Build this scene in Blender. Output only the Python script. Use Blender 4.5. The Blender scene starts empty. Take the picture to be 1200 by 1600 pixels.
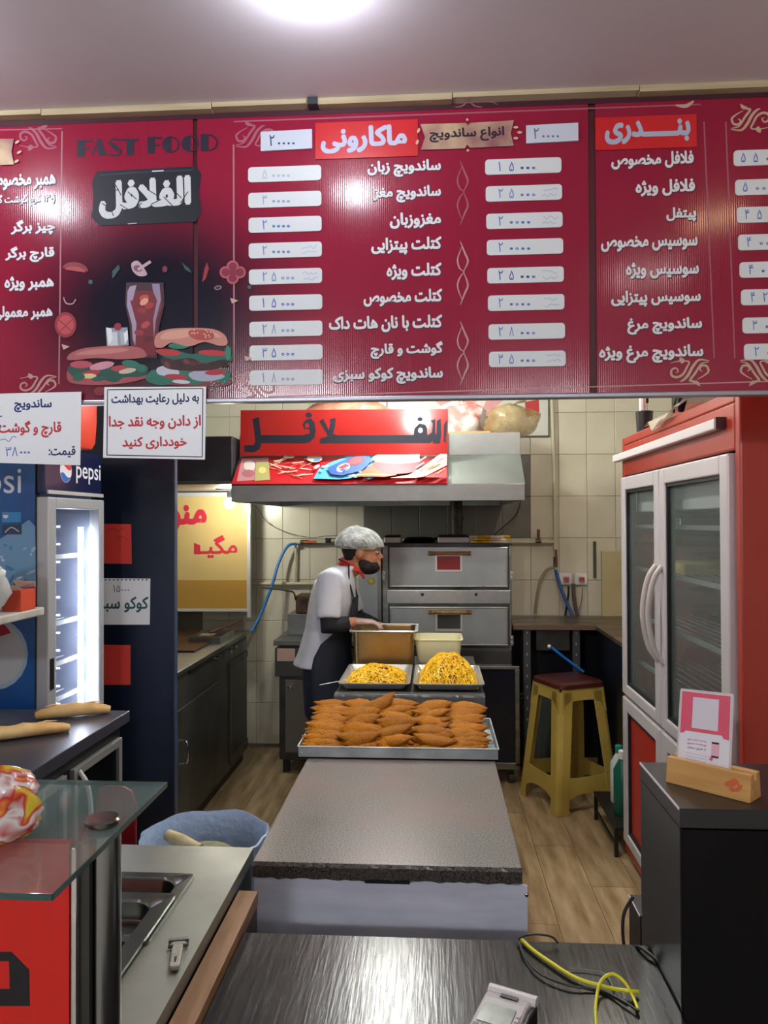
import bpy, bmesh, math, random
from mathutils import Vector, Matrix
random.seed(7)
S = bpy.context.scene
C = S.collection
# ------------------------------------------------------------------ camera
PSI = math.atan(.065); TH = math.atan(.0125); RHO = .004
CAM = Vector((0, 0, 1.65))
fwd = Vector((-math.sin(PSI)*math.cos(TH), math.cos(PSI)*math.cos(TH), math.sin(TH)))
r0 = Vector((math.cos(PSI), math.sin(PSI), 0)); u0 = r0.cross(fwd)
rgt = r0*math.cos(RHO) - u0*math.sin(RHO); upv = u0*math.cos(RHO) + r0*math.sin(RHO)
cam = bpy.data.cameras.new('camera'); cam.sensor_fit = 'HORIZONTAL'; cam.sensor_width = 36; cam.lens = 36
cam.clip_start = .02
co = bpy.data.objects.new('camera', cam); C.objects.link(co)
co.matrix_world = Matrix(((rgt.x, upv.x, -fwd.x, CAM.x), (rgt.y, upv.y, -fwd.y, CAM.y), (rgt.z, upv.z, -fwd.z, CAM.z), (0, 0, 0, 1)))
S.camera = co
# ------------------------------------------------------------------ world, exposure
w = bpy.data.worlds.new('world'); S.world = w; w.use_nodes = True
w.node_tree.nodes['Background'].inputs[0].default_value = (.8, .85, 1, 1)
w.node_tree.nodes['Background'].inputs[1].default_value = .3
S.view_settings.view_transform = 'Standard'; S.view_settings.look = 'None'
S.view_settings.gamma = 1; S.view_settings.use_curve_mapping = False
S.view_settings.exposure = 0.0
def alight(name, loc, rot, sx, sy, power, col):
    l = bpy.data.lights.new(name, 'AREA'); l.shape = 'RECTANGLE'; l.size = sx; l.size_y = sy; l.energy = power; l.color = col
    o = bpy.data.objects.new(name, l); C.objects.link(o); o.location = loc; o.rotation_euler = rot; return o
def plight(name, loc, power, col, rad=.04):
    l = bpy.data.lights.new(name, 'POINT'); l.energy = power; l.color = col; l.shadow_soft_size = rad
    o = bpy.data.objects.new(name, l); C.objects.link(o); o.location = loc; return o
# lamps: two bulbs on the shop ceiling in front of the board, dimmer ones beside, unseen fill lamps added behind the camera, kitchen tube and bulb
LAMPS_SHOP = [(-.235, 1.45, 2.69, 10, (.85, .9, 1)), (-1.22, 1.43, 2.69, 16, (.85, .9, 1)), (.95, 1.16, 2.69, 2.0, (1, .75, .4)), (.88, .57, 2.69, 3, (1, .93, .85)), (-1.2, -2.7, 2.69, 240, (.9, .93, 1)), (.9, -2.9, 2.69, 85, (.95, .95, 1))]
for i, (x, y, z, p, c) in enumerate(LAMPS_SHOP): plight('ceiling_lamp_light', (x, y, z-.015), p, c, .03 if y > 0 else .12)
TUBES = [(-.13, 2.75), (-.25, 4.3), (.75, 3.6)]
KL = [34, 54, 20]
for (x, y), p in zip(TUBES, KL): plight('kitchen_lamp_glow', (x, y, 2.615), p, (.97, 1, .93) if x < .5 else (1, .95, .8), .055)
BULB = (-1.33, 4.93, 1.775)
# ------------------------------------------------------------------ helpers
def lin(h):
    h = h.lstrip('#'); o = []
    for i in (0, 2, 4):
        c = int(h[i:i+2], 16)/255; o.append(c/12.92 if c <= .04045 else ((c+.055)/1.055)**2.4)
    return (*o, 1)
def ray(px, py):
    return fwd + rgt*((px-600)/1200) + upv*((800-py)/1200)
def P(px, py, X=None, Y=None, Z=None):
    d = ray(px, py)
    t = (X-CAM.x)/d.x if X is not None else (Y-CAM.y)/d.y if Y is not None else (Z-CAM.z)/d.z
    return CAM + d*t
MATS = {}
def mat(name, c, rough=.5, metal=0, c2=None, ns=8, stretch=(1, 1, 1), bump=0, bs=60, coat=0, emit=0, alpha=1, trans=0, rnd=0, spec=.5, ior=1.45, lo=.35, hi=.65, coords='Object', noise_rough=0):
    if name in MATS: return MATS[name]
    m = bpy.data.materials.new(name); m.use_nodes = True; nt = m.node_tree; N = nt.nodes; L = nt.links
    b = N['Principled BSDF']; b.inputs['Base Color'].default_value = lin(c)
    b.inputs['Roughness'].default_value = rough; b.inputs['Metallic'].default_value = metal
    b.inputs['Coat Weight'].default_value = coat; b.inputs['Coat Roughness'].default_value = .1
    b.inputs['Alpha'].default_value = alpha; b.inputs['Transmission Weight'].default_value = trans
    b.inputs['Specular IOR Level'].default_value = spec; b.inputs['IOR'].default_value = ior
    if emit:
        b.inputs['Emission Color'].default_value = lin(c); b.inputs['Emission Strength'].default_value = emit
    col = None
    tc = N.new('ShaderNodeTexCoord'); mp = N.new('ShaderNodeMapping'); L.new(tc.outputs[coords], mp.inputs[0]); mp.inputs['Scale'].default_value = stretch
    if c2:
        nz = N.new('ShaderNodeTexNoise'); nz.inputs['Scale'].default_value = ns; nz.inputs['Detail'].default_value = 6; L.new(mp.outputs[0], nz.inputs['Vector'])
        mr = N.new('ShaderNodeMapRange'); mr.inputs[1].default_value = lo; mr.inputs[2].default_value = hi; L.new(nz.outputs[0], mr.inputs[0])
        mx = N.new('ShaderNodeMix'); mx.data_type = 'RGBA'; L.new(mr.outputs[0], mx.inputs[0]); mx.inputs[6].default_value = lin(c); mx.inputs[7].default_value = lin(c2)
        col = mx.outputs[2]
        if noise_rough:
            r2 = N.new('ShaderNodeMapRange'); r2.inputs[3].default_value = rough; r2.inputs[4].default_value = min(1, rough+noise_rough); L.new(mr.outputs[0], r2.inputs[0]); L.new(r2.outputs[0], b.inputs['Roughness'])
    if rnd:
        oi = N.new('ShaderNodeObjectInfo'); hs = N.new('ShaderNodeHueSaturation'); mr = N.new('ShaderNodeMapRange')
        L.new(oi.outputs['Random'], mr.inputs[0]); mr.inputs[3].default_value = 1-rnd; mr.inputs[4].default_value = 1+rnd; L.new(mr.outputs[0], hs.inputs['Value'])
        if col: L.new(col, hs.inputs['Color'])
        else: hs.inputs['Color'].default_value = lin(c)
        col = hs.outputs[0]
    if col: L.new(col, b.inputs['Base Color'])
    if bump:
        nb = N.new('ShaderNodeTexNoise'); nb.inputs['Scale'].default_value = bs; nb.inputs['Detail'].default_value = 4; L.new(mp.outputs[0], nb.inputs['Vector'])
        bp = N.new('ShaderNodeBump'); bp.inputs['Strength'].default_value = bump; bp.inputs['Distance'].default_value = .01; L.new(nb.outputs[0], bp.inputs['Height']); L.new(bp.outputs[0], b.inputs['Normal'])
    MATS[name] = m; return m
def ink(h, rough=.55):
    return mat('ink_'+h, '#'+h, rough, coat=0)
def wpos(o):
    v = Vector((0, 0, 0))
    while o: v += o.location; o = o.parent
    return v
class MB:
    def __init__(s): s.v = []; s.f = []; s.mi = []; s.M = None; s.cur = 0
    def add(s, vs, fs, mi=None):
        n = len(s.v)
        for v in vs:
            v = Vector(v); s.v.append(s.M @ v if s.M else v)
        for f in fs: s.f.append([n+i for i in f]); s.mi.append(s.cur if mi is None else mi)
        return s
    def box(s, x0, x1, y0, y1, z0, z1, mi=None):
        if x0 > x1: x0, x1 = x1, x0
        if y0 > y1: y0, y1 = y1, y0
        if z0 > z1: z0, z1 = z1, z0
        return s.add([(x0, y0, z0), (x1, y0, z0), (x1, y1, z0), (x0, y1, z0), (x0, y0, z1), (x1, y0, z1), (x1, y1, z1), (x0, y1, z1)],
              [(0, 3, 2, 1), (4, 5, 6, 7), (0, 1, 5, 4), (1, 2, 6, 5), (2, 3, 7, 6), (3, 0, 4, 7)], mi)
    def rings(s, rs, caps=True, closed=False, mi=None):
        n = len(rs[0]); vs = [p for r in rs for p in r]; fs = []
        m = len(rs)
        for i in range(m if closed else m-1):
            a = i*n; b = ((i+1) % m)*n
            for j in range(n): k = (j+1) % n; fs.append((a+j, a+k, b+k, b+j))
        if caps and not closed: fs.append(tuple(range(n))[::-1]); fs.append(tuple((m-1)*n+j for j in range(n)))
        return s.add(vs, fs, mi)
    def lathe(s, prof, c=(0, 0, 0), n=24, caps=True, mi=None, sx=1, sy=1):
        return s.rings([[(c[0]+r*sx*math.cos(6.28318*j/n), c[1]+r*sy*math.sin(6.28318*j/n), c[2]+z) for j in range(n)] for r, z in prof], caps, mi=mi)
    def tube(s, pts, r, n=8, caps=True, mi=None, flat=1, up=None):
        pts = [Vector(p) for p in pts]; rr = r if isinstance(r, (list, tuple)) else [r]*len(pts); rs = []
        prev = Vector(up) if up else None
        for i, p in enumerate(pts):
            t = (pts[min(i+1, len(pts)-1)]-pts[max(i-1, 0)])
            if t.length < 1e-9: t = Vector((0, 0, 1))
            t.normalize()
            if prev is None: prev = Vector((0, 0, 1)) if abs(t.z) < .9 else Vector((1, 0, 0))
            a = t.cross(prev)
            if a.length < 1e-4: a = t.cross(Vector((1, .3, .2)))
            a.normalize(); b = a.cross(t); prev = b
            q = rr[i]; qa, qb = (q if isinstance(q, tuple) else (q, q*flat))
            rs.append([p + a*(qa*math.cos(6.28318*j/n)) + b*(qb*math.sin(6.28318*j/n)) for j in range(n)])
        return s.rings(rs, caps, mi=mi)
    def cyl(s, p0, p1, r, n=16, mi=None, r2=None):
        return s.tube([p0, p1], [r, r if r2 is None else r2], n, mi=mi)
    def ball(s, c, rx, ry=None, rz=None, n=16, m=10, mi=None):
        ry = ry or rx; rz = rz or rx; rs = []
        for i in range(1, m):
            a = math.pi*i/m; rs.append([(c[0]+rx*math.sin(a)*math.cos(6.28318*j/n), c[1]+ry*math.sin(a)*math.sin(6.28318*j/n), c[2]-rz*math.cos(a)) for j in range(n)])
        return s.rings(rs, True, mi=mi)
    def prism(s, poly, axis, a, b, mi=None):
        # poly of 2D points extruded along axis from a to b
        def q(p, t): return (t, p[0], p[1]) if axis == 'x' else (p[0], t, p[1]) if axis == 'y' else (p[0], p[1], t)
        return s.rings([[q(p, a) for p in poly], [q(p, b) for p in poly]], True, mi=mi)
    def build(s, name, mats, parent=None, smooth=False, bevel=0, sub=0, local=False, remesh=0, segs=2, solid=0):
        if not isinstance(mats, (list, tuple)): mats = [mats]
        off = wpos(parent) if (parent and not local) else Vector((0, 0, 0))
        me = bpy.data.meshes.new(name); me.from_pydata([v-off for v in s.v], [], s.f)
        for m in mats: me.materials.append(m)
        for p, i in zip(me.polygons, s.mi): p.material_index = i
        bm = bmesh.new(); bm.from_mesh(me)
        if not remesh: bmesh.ops.recalc_face_normals(bm, faces=bm.faces)
        bm.to_mesh(me); bm.free()
        if smooth:
            for p in me.polygons: p.use_smooth = True
        o = bpy.data.objects.new(name, me); C.objects.link(o)
        if parent: o.parent = parent
        if remesh:
            md = o.modifiers.new('r', 'REMESH'); md.mode = 'VOXEL'; md.voxel_size = remesh; md.use_smooth_shade = True
            ms = o.modifiers.new('s', 'SMOOTH'); ms.iterations = 4; ms.factor = .5
            bake(o)
            for p in o.data.polygons: p.use_smooth = True
            if len(mats) > 0 and not o.data.materials: o.data.materials.append(mats[0])
        if solid:
            md = o.modifiers.new('so', 'SOLIDIFY'); md.thickness = solid; md.offset = 0
        if bevel:
            md = o.modifiers.new('b', 'BEVEL'); md.width = bevel; md.segments = segs; md.limit_method = 'ANGLE'; md.angle_limit = .6
        if sub:
            md = o.modifiers.new('u', 'SUBSURF'); md.levels = sub; md.render_levels = sub
        if smooth and not remesh and not sub:
            me.set_sharp_from_angle(angle=.7) if hasattr(me, 'set_sharp_from_angle') else None
        return o
def bake(o):
    bpy.context.view_layer.update(); dg = bpy.context.evaluated_depsgraph_get()
    me = bpy.data.meshes.new_from_object(o.evaluated_get(dg)); o.modifiers.clear(); o.data = me
def tag(o, label, cat, group=None, kind=None):
    o['label'] = label; o['category'] = cat
    if group: o['group'] = group
    if kind: o['kind'] = kind
    return o
def thing(name, label, cat, loc=(0, 0, 0), group=None, rotz=0):
    o = bpy.data.objects.new(name, None); C.objects.link(o); o.location = loc; o.rotation_euler = (0, 0, rotz); o.empty_display_size = .05
    return tag(o, label, cat, group)
def struct(o): o['kind'] = 'structure'; return o
def copy_tree(o, parent=None):
    c = o.copy(); C.objects.link(c)
    if parent: c.parent = parent
    for ch in list(o.children): copy_tree(ch, c)
    return c
# flat print: layers of thin ink on a frame
D = {}
for ch, b, n in [('ا', 0xFE8D, 2), ('ب', 0xFE8F, 4), ('ة', 0xFE93, 2), ('ت', 0xFE95, 4), ('ث', 0xFE99, 4), ('ج', 0xFE9D, 4), ('ح', 0xFEA1, 4), ('خ', 0xFEA5, 4), ('د', 0xFEA9, 2), ('ذ', 0xFEAB, 2), ('ر', 0xFEAD, 2), ('ز', 0xFEAF, 2), ('س', 0xFEB1, 4), ('ش', 0xFEB5, 4), ('ص', 0xFEB9, 4), ('ط', 0xFEC1, 4), ('ع', 0xFEC9, 4), ('غ', 0xFECD, 4), ('ف', 0xFED1, 4), ('ق', 0xFED5, 4), ('ل', 0xFEDD, 4), ('م', 0xFEE1, 4), ('ن', 0xFEE5, 4), ('ه', 0xFEE9, 4), ('و', 0xFEED, 2), ('پ', 0xFB56, 4), ('چ', 0xFB7A, 4), ('ژ', 0xFB8A, 2), ('ک', 0xFB8E, 4), ('گ', 0xFB92, 4), ('ی', 0xFBFC, 4), ('\ue000', 0xFEFB, 2), ('ـ', 0, 4)]: D[ch] = (b, n)
def shape(s):
    if not any(c in D for c in s): return s
    s = s.replace('لا', '\ue000'); out = []
    for i, c in enumerate(s):
        if c == 'ـ' or c not in D: out.append(c); continue
        p = i > 0 and s[i-1] in D and D[s[i-1]][1] == 4
        n = D[c][1] == 4 and i+1 < len(s) and s[i+1] in D
        out.append(chr(D[c][0]+(3 if p and n else 2 if n else 1 if p else 0)))
    out = out[::-1]; r = []; run = []
    for c in out:
        if '۰' <= c <= '۹': run.append(c)
        else: r += run[::-1]; run = []; r.append({'(': ')', ')': '('}.get(c, c))
    return ''.join(r+run[::-1])
TXT = {}
def textmesh(s, bold=.03):
    k = (s, bold)
    if k not in TXT:
        c = bpy.data.curves.new('t', 'FONT'); c.body = shape(s); c.size = 1
        o = bpy.data.objects.new('t', c); C.objects.link(o); bpy.context.view_layer.update()
        cu = o.to_curve(bpy.context.evaluated_depsgraph_get())
        sp = []
        for q in cu.splines:
            pts = [(p.co.copy(), p.handle_left.copy(), p.handle_right.copy()) for p in q.bezier_points]
            if len(pts) > 1: sp.append(pts)
        def area(p): return sum(p[i][0].x*p[(i+1) % len(p)][0].y-p[(i+1) % len(p)][0].x*p[i][0].y for i in range(len(p)))/2
        def bb(p): xs = [a[0].x for a in p]; ys = [a[0].y for a in p]; return min(xs), min(ys), max(xs), max(ys)
        sgn = 1 if sum(area(p) for p in sp) > 0 else -1
        outs = [p for p in sp if area(p)*sgn > 0]; holes = [p for p in sp if area(p)*sgn <= 0]
        groups = [[p] for p in outs]; bbs = [bb(p) for p in outs]
        def inside(x, y, p):
            r = False; n = len(p); poly = []
            for i in range(n):
                a, b = p[i], p[(i+1) % n]
                for t in (0, .33, .66): poly.append(((1-t)**3*a[0]+3*(1-t)**2*t*a[2]+3*(1-t)*t*t*b[1]+t**3*b[0]))
            n = len(poly)
            for i in range(n):
                a, b = poly[i], poly[i-1]
                if (a.y > y) != (b.y > y) and x < (b.x-a.x)*(y-a.y)/(b.y-a.y)+a.x: r = not r
            return r
        for h in holes:
            cx = sum(a[0].x for a in h)/len(h); cy = sum(a[0].y for a in h)/len(h)
            cand = [(abs(area(outs[i])), i) for i in range(len(outs)) if inside(h[0][0].x, h[0][0].y, outs[i])]
            if cand: groups[min(cand)[1]].append(h)
            else: groups.append([h])
        o.to_curve_clear(); c2 = bpy.data.curves.new('t', 'CURVE'); c2.dimensions = '2D'; c2.fill_mode = 'BOTH'; c2.resolution_u = 5; c2.offset = 0
        for g, grp in enumerate(groups):
            d = Vector((g*50, 0, 0))
            for pts in grp:
                q = c2.splines.new('BEZIER'); q.bezier_points.add(len(pts)-1); q.use_cyclic_u = True
                for bp, (a, l, r) in zip(q.bezier_points, pts): bp.handle_left_type = bp.handle_right_type = 'FREE'; bp.co = a+d; bp.handle_left = l+d; bp.handle_right = r+d
        o2 = bpy.data.objects.new('t', c2); C.objects.link(o2); bpy.context.view_layer.update()
        me = bpy.data.meshes.new_from_object(o2.evaluated_get(bpy.context.evaluated_depsgraph_get()))
        fs = [tuple(p.vertices) for p in me.polygons]; vs = []
        for v in me.vertices: g = round((v.co.x-3)/50) if len(groups) > 1 else 0; vs.append((v.co.x-g*50, v.co.y, g))
        if bold > 0:
            n0 = len(vs); b0 = vs; f0 = fs; vs = []; fs = []
            for q in range(7):
                dx, dy = (bold*math.cos(q*1.0472), bold*math.sin(q*1.0472)) if q < 6 else (0, 0)
                vs += [(v[0]+dx, v[1]+dy, v[2]+q*.45) for v in b0]; fs += [tuple(i+q*n0 for i in f) for f in f0]
        x0 = min(v[0] for v in vs); x1 = max(v[0] for v in vs); y0 = min(v[1] for v in vs); y1 = max(v[1] for v in vs)
        TXT[k] = ([((v[0]-x0)/(x1-x0), (v[1]-y0)/(y1-y0), v[2] % 5/5) for v in vs], fs)
        bpy.data.objects.remove(o2); bpy.data.meshes.remove(me); bpy.data.curves.remove(c2); bpy.data.objects.remove(o); bpy.data.curves.remove(c)
    return TXT[k]
class Print:
    def __init__(s, O, U, V, N=None, step=.00003):
        s.O = Vector(O); s.U = Vector(U).normalized(); s.V = Vector(V).normalized(); s.N = Vector(N).normalized() if N else s.V.cross(s.U)*-1
        if s.N.dot(CAM-s.O) < 0: s.N = -s.N
        s.step = step; s.lay = 1; s.mb = MB(); s.mats = []
    def uv(s, px, py):
        d = ray(px, py); t = (s.O-CAM).dot(s.N)/d.dot(s.N); q = CAM+d*t-s.O; return (q.dot(s.U), q.dot(s.V))
    def mi(s, m):
        m = ink(m) if isinstance(m, str) else m
        if m not in s.mats: s.mats.append(m)
        return s.mats.index(m)
    def at(s, u, v, e=0): return s.O+s.U*u+s.V*v+s.N*(s.step*(s.lay+e))
    def poly(s, pts, m, uv=False, curve=False):
        q = [p if uv else s.uv(*p) for p in pts]
        if curve: q = smooth_closed(q)
        s.mb.add([s.at(*p) for p in q], [tuple(range(len(q)))], s.mi(m)); s.lay += 1
    def ell(s, cx, cy, rx, ry, m, ang=0, a0=0, a1=360, n=20):
        pts = []
        for i in range(n+(0 if a1-a0 >= 360 else 1)):
            t = math.radians(a0+(a1-a0)*i/n); x = rx*math.cos(t); y = ry*math.sin(t); c, d = math.cos(math.radians(ang)), math.sin(math.radians(ang))
            pts.append((cx+x*c-y*d, cy+x*d+y*c))
        s.poly(pts, m)
    def rrect(s, x0, y0, x1, y1, m, r=0, skew=0):
        if r <= 0: return s.poly([(x0, y0), (x1, y0+skew), (x1, y1+skew), (x0, y1)], m)
        pts = []
        for cx, cy, a in ((x1-r, y0+r, -90), (x1-r, y1-r, 0), (x0+r, y1-r, 90), (x0+r, y0+r, 180)):
            for k in range(5):
                t = math.radians(a+k*22.5); X = cx+r*math.cos(t); pts.append((X, cy+r*math.sin(t)+skew*(X-x0)/(x1-x0)))
        s.poly(pts, m)
    def stroke(s, pts, w, m, taper=False, uv=False, smooth=True):
        q = [Vector(p if uv else s.uv(*p)) for p in pts]
        if smooth and len(q) > 2: q = [Vector(p) for p in catmull(q, 5)]
        k = (s.uv(601, 800)[0]-s.uv(600, 800)[0]) if not uv else 1
        k = abs(k) or 1
        vs = []; n = len(q)
        for i, p in enumerate(q):
            t = q[min(i+1, n-1)]-q[max(i-1, 0)]; t.normalize(); nn = Vector((-t.y, t.x)); ww = w*k*.5*((.25+.75*math.sin(math.pi*i/(n-1))) if taper else 1)
            vs += [s.at(*(p+nn*ww)), s.at(*(p-nn*ww))]
        s.mb.add(vs, [(2*i, 2*i+1, 2*i+3, 2*i+2) for i in range(n-1)], s.mi(m)); s.lay += 1
    def text(s, t, x0, y0, x1, y1, m, bold=.03, edge=None, tilt=0, ew=1.3):
        xm, ym = (x0+x1)/2, (y0+y1)/2
        uL = s.uv(x0, ym); uR = s.uv(x1, ym); vT = s.uv(xm, y0)[1]; vB = s.uv(xm, y1)[1]
        a, b = uL[0], uR[0]; sl = tilt
        if edge:
            k = abs(s.uv(xm+1, ym)[0]-s.uv(xm, ym)[0])*ew
            vs, fs = textmesh(t, bold+.025)
            s.mb.add([s.at(a-k*.4+(b-a+k*1.6)*v[0], vB-k*1.5+(vT-vB+k*1.5)*v[1]+sl*((b-a)*(v[0]-.5)), v[2]*.8) for v in vs], fs, s.mi(edge)); s.lay += 1
        vs, fs = textmesh(t, bold)
        s.mb.add([s.at(a+(b-a)*v[0], vB+(vT-vB)*v[1]+sl*((b-a)*(v[0]-.5)), v[2]*.8) for v in vs], fs, s.mi(m)); s.lay += 1
    def done(s, name='printed_artwork', parent=None, kind=None):
        off = wpos(parent) if parent else Vector((0, 0, 0))
        me = bpy.data.meshes.new(name); me.from_pydata([v-off for v in s.mb.v], [], s.mb.f)
        for m in s.mats: me.materials.append(m)
        for p, i in zip(me.polygons, s.mb.mi): p.material_index = i
        o = bpy.data.objects.new(name, me); C.objects.link(o); o.parent = parent; s.mb = MB(); s.mats = []
        return o
def catmull(q, k):
    o = []
    for i in range(len(q)-1):
        a, b, c, d = q[max(i-1, 0)], q[i], q[i+1], q[min(i+2, len(q)-1)]
        for j in range(k):
            t = j/k; o.append(.5*((2*b)+(-a+c)*t+(2*a-5*b+4*c-d)*t*t+(-a+3*b-3*c+d)*t**3))
    o.append(q[-1]); return o
def smooth_closed(q):
    q = [Vector(p) for p in q]; n = len(q); o = []
    for i in range(n):
        a, b, c, d = q[i-1], q[i], q[(i+1) % n], q[(i+2) % n]
        for j in range(4):
            t = j/4; o.append(.5*((2*b)+(-a+c)*t+(2*a-5*b+4*c-d)*t*t+(-a+3*b-3*c+d)*t**3))
    return o
def crv(pts, k=6): return catmull([Vector(p) for p in pts], k)
# ------------------------------------------------------------------ materials
steel = mat('brushed_steel', '#9a9c98', .3, 1, c2='#7c7e7a', ns=3, stretch=(1, 1, 6), bump=.04, bs=40, noise_rough=.15)
steel_dk = mat('dull_dark_steel', '#5a5a56', .42, 1, c2='#454541', ns=4, noise_rough=.15)
steel_lt = mat('bright_steel', '#c2c4bf', .25, 1, c2='#a3a5a0', ns=5, noise_rough=.12)
galv = mat('galvanised_sheet', '#b4bcbc', .45, .6, c2='#95a0a2', ns=9, noise_rough=.2)
chrome = mat('chrome', '#d8d8d8', .08, 1)
blackm = mat('black_plastic', '#141416', .45)
blackg = mat('black_gloss', '#07080a', .2, spec=.15)
alum = mat('aluminium_profile', '#c4c4c4', .4, .3)
white = mat('white_plastic', '#e2e2de', .4)
paper = mat('laminated_paper', '#e6eaee', .4, coat=.2)
navy = mat('navy_laminate', '#0d1526', .32, c2='#121c30', ns=2, coat=.15)
def clear(name, c='#ffffff', a=.12, rough=.05):
    return mat(name, c, rough, alpha=a, spec=.6)
glass = clear('clear_glass', '#aab8b4', .14)
poly_bag = mat('thin_plastic_film', '#dfe6e6', .22, alpha=.42, bump=.5, bs=30)
# tiles
tilem = mat('glazed_tile', '#d6d2be', .28, c2='#c6c1a8', ns=2.2, rnd=.05, coat=.2)
grout = mat('grout', '#7d7a6c', .9)
# ------------------------------------------------------------------ room
YB = 5.58
XL, XR, YF, ZC = -2.15, 1.75, -4.0, 2.70
plank_m = mat('oak_laminate', '#bda682', .38, c2='#7e6642', ns=3.2, stretch=(6, .9, 1), rnd=.16, bump=.05, bs=20, lo=.3, hi=.7)
fl = struct(MB().box(XL-.1, XR+.1, YF-.1, YB+.1, -.1, -.006).build('floor', mat('subfloor', '#3c2f20', .8)))
protos = []
for L_ in (1.2, .62):
    b = MB().box(.0009, .1291, .0009, L_-.0009, -.006, 0)
    protos.append((L_, b))
pm = {}
x = -1.7; col = 0
while x < XR:
    y = .3-(col*.43 % 1.2); 
    while y < YB:
        L_ = 1.2
        y1 = min(y+L_, YB)
        if y1 > 1.3 and -1.75 < x < 1.7:
            if (round(y1-y, 3)) not in pm:
                me = bpy.data.meshes.new('plank'); L2 = y1-y
                bb = MB().box(.0012, .1988, .0012, L2-.0012, -.006, 0)
                me.from_pydata(bb.v, [], bb.f); me.materials.append(plank_m); pm[round(y1-y, 3)] = me
            o = bpy.data.objects.new('plank', pm[round(y1-y, 3)]); C.objects.link(o); o.location = (x, y, 0); o.parent = fl
        y = y1
    x += .2; col += 1
struct(MB().box(XL, XR, YF, 1.2, -.006, .0).build('floor_front', mat('pale_floor_tile', '#c4bcb0', .4, c2='#b4aca0', ns=3)))
wb = struct(MB().box(XL-.1, XR+.1, YB, YB+.12, 0, ZC+.1).build('wall_back', grout))
tm = bpy.data.meshes.new('tile'); bb = MB().rings([[(a, 0, c) for a, c in ((.0012, .0012), (.1988, .0012), (.1988, .2988), (.0012, .2988))], [(a, -.005, c) for a, c in ((.0012, .0012), (.1988, .0012), (.1988, .2988), (.0012, .2988))], [(a, -.007, c) for a, c in ((.004, .004), (.196, .004), (.196, .296), (.004, .296))]])
tm.from_pydata(bb.v, [], bb.f); tm.materials.append(tilem)
tm2 = tm.copy(); tm2.materials.clear(); tm2.materials.append(mat('greasy_sooty_shaded_tile', '#77766c', .35, c2='#5c5c54', ns=3, rnd=.1))  # soot and the shade under the hood, both painted into darker tiles
for i in range(-14, 4):
    for k in range(-6, 3):
        zz = 1.827+.3*k; xx = 1.093+.2*i
        if zz < .02 or zz+.3 > ZC+.03: continue
        if xx+.2 > XR or xx < XL: continue
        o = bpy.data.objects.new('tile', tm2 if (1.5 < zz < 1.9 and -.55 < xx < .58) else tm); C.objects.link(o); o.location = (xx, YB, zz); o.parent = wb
plaster = mat('plain_plaster', '#d4d0c6', .8)
struct(MB().box(XL-.1, XL, YF, YB, 0, ZC).build('wall_left', plaster))
struct(MB().box(XR, XR+.1, YF, YB, 0, ZC).build('wall_right', plaster))
struct(MB().box(XL-.1, XR+.1, YF-.1, YF, 0, ZC).build('wall_front', mat('shop_wall', '#8f8a8c', .8)))
struct(MB().box(XL-.1, XR+.1, YF-.1, YB+.1, ZC, ZC+.1).build('ceiling', mat('ceiling_paint', '#dcd5da', .6, c2='#d2cad0', ns=1.2)))
# timber trim between ceiling and board
tr = MB()
xs = [-1.5, -.99, -.55, -.31, .05, .5, .95, 1.5]
for i in range(len(xs)-1): tr.box(xs[i]+.001, xs[i+1]-.001, 1.875, 1.94, 2.688-.004*(i % 2), 2.70)
struct(tr.build('trim_1', mat('cream_wood', '#b9a98a', .6, c2='#a49472', ns=14, stretch=(.3, 1, 6))))
bk = MB().box(-.307, -.282, 1.868, 1.90, 2.682, 2.70).build('fixing_bracket', mat('dark_bracket', '#2a3038', .5)); tag(bk, 'small dark metal bracket on the trim above the red menu board', 'bracket')
# ceiling lamps
lampm = mat('lamp_glow', '#f4f6ff', .4, emit=8)
nm = ['white ceiling lamp nearest the front of the price columns', 'white ceiling lamp above the burger picture side', 'warm ceiling lamp near the right end of the menu board', 'ceiling lamp over the right of the customer area', 'added fill lamp on the ceiling behind the camera, left of centre', 'added fill lamp furthest back in the customer area']
for (x, y, z, p, c), n in zip(LAMPS_SHOP, nm):
    t = thing('ceiling_lamp', n, 'lamp', (x, y, ZC), 'lamps on the shop ceiling')
    MB().lathe([(.05, 0), (.05, -.012), (.03, -.02)], (x, y, ZC), 20).build('lamp_base', white, t, smooth=True)
    MB().box(x-.004, x+.004, y-.004, y+.004, ZC-.03, ZC-.018).build('lamp_stem', white, t)
for i, (x, y) in enumerate(TUBES):
    t = thing('ceiling_lamp', ['round white kitchen lamp on the ceiling just behind the menu board', 'round white kitchen lamp on the ceiling above the cook', 'round white kitchen lamp on the ceiling beside the red fridge'][i], 'lamp', (x, y, ZC), 'round kitchen ceiling lamps')
    MB().lathe([(.07, 0), (.07, -.015), (.03, -.022)], (x, y, ZC), 28).build('housing', white, t, smooth=True)
t = thing('light_bulb', 'bright bare bulb under the small hood, before the yellow board', 'bulb', BULB)
MB().ball(BULB, .034, .034, .038).build('bulb', mat('bulb_glow', '#fffbee', .4, emit=340), t, smooth=True)
MB().lathe([(.016, .034), (.016, .075), (.02, .08)], BULB, 14).build('socket', blackm, t, smooth=True)
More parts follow.
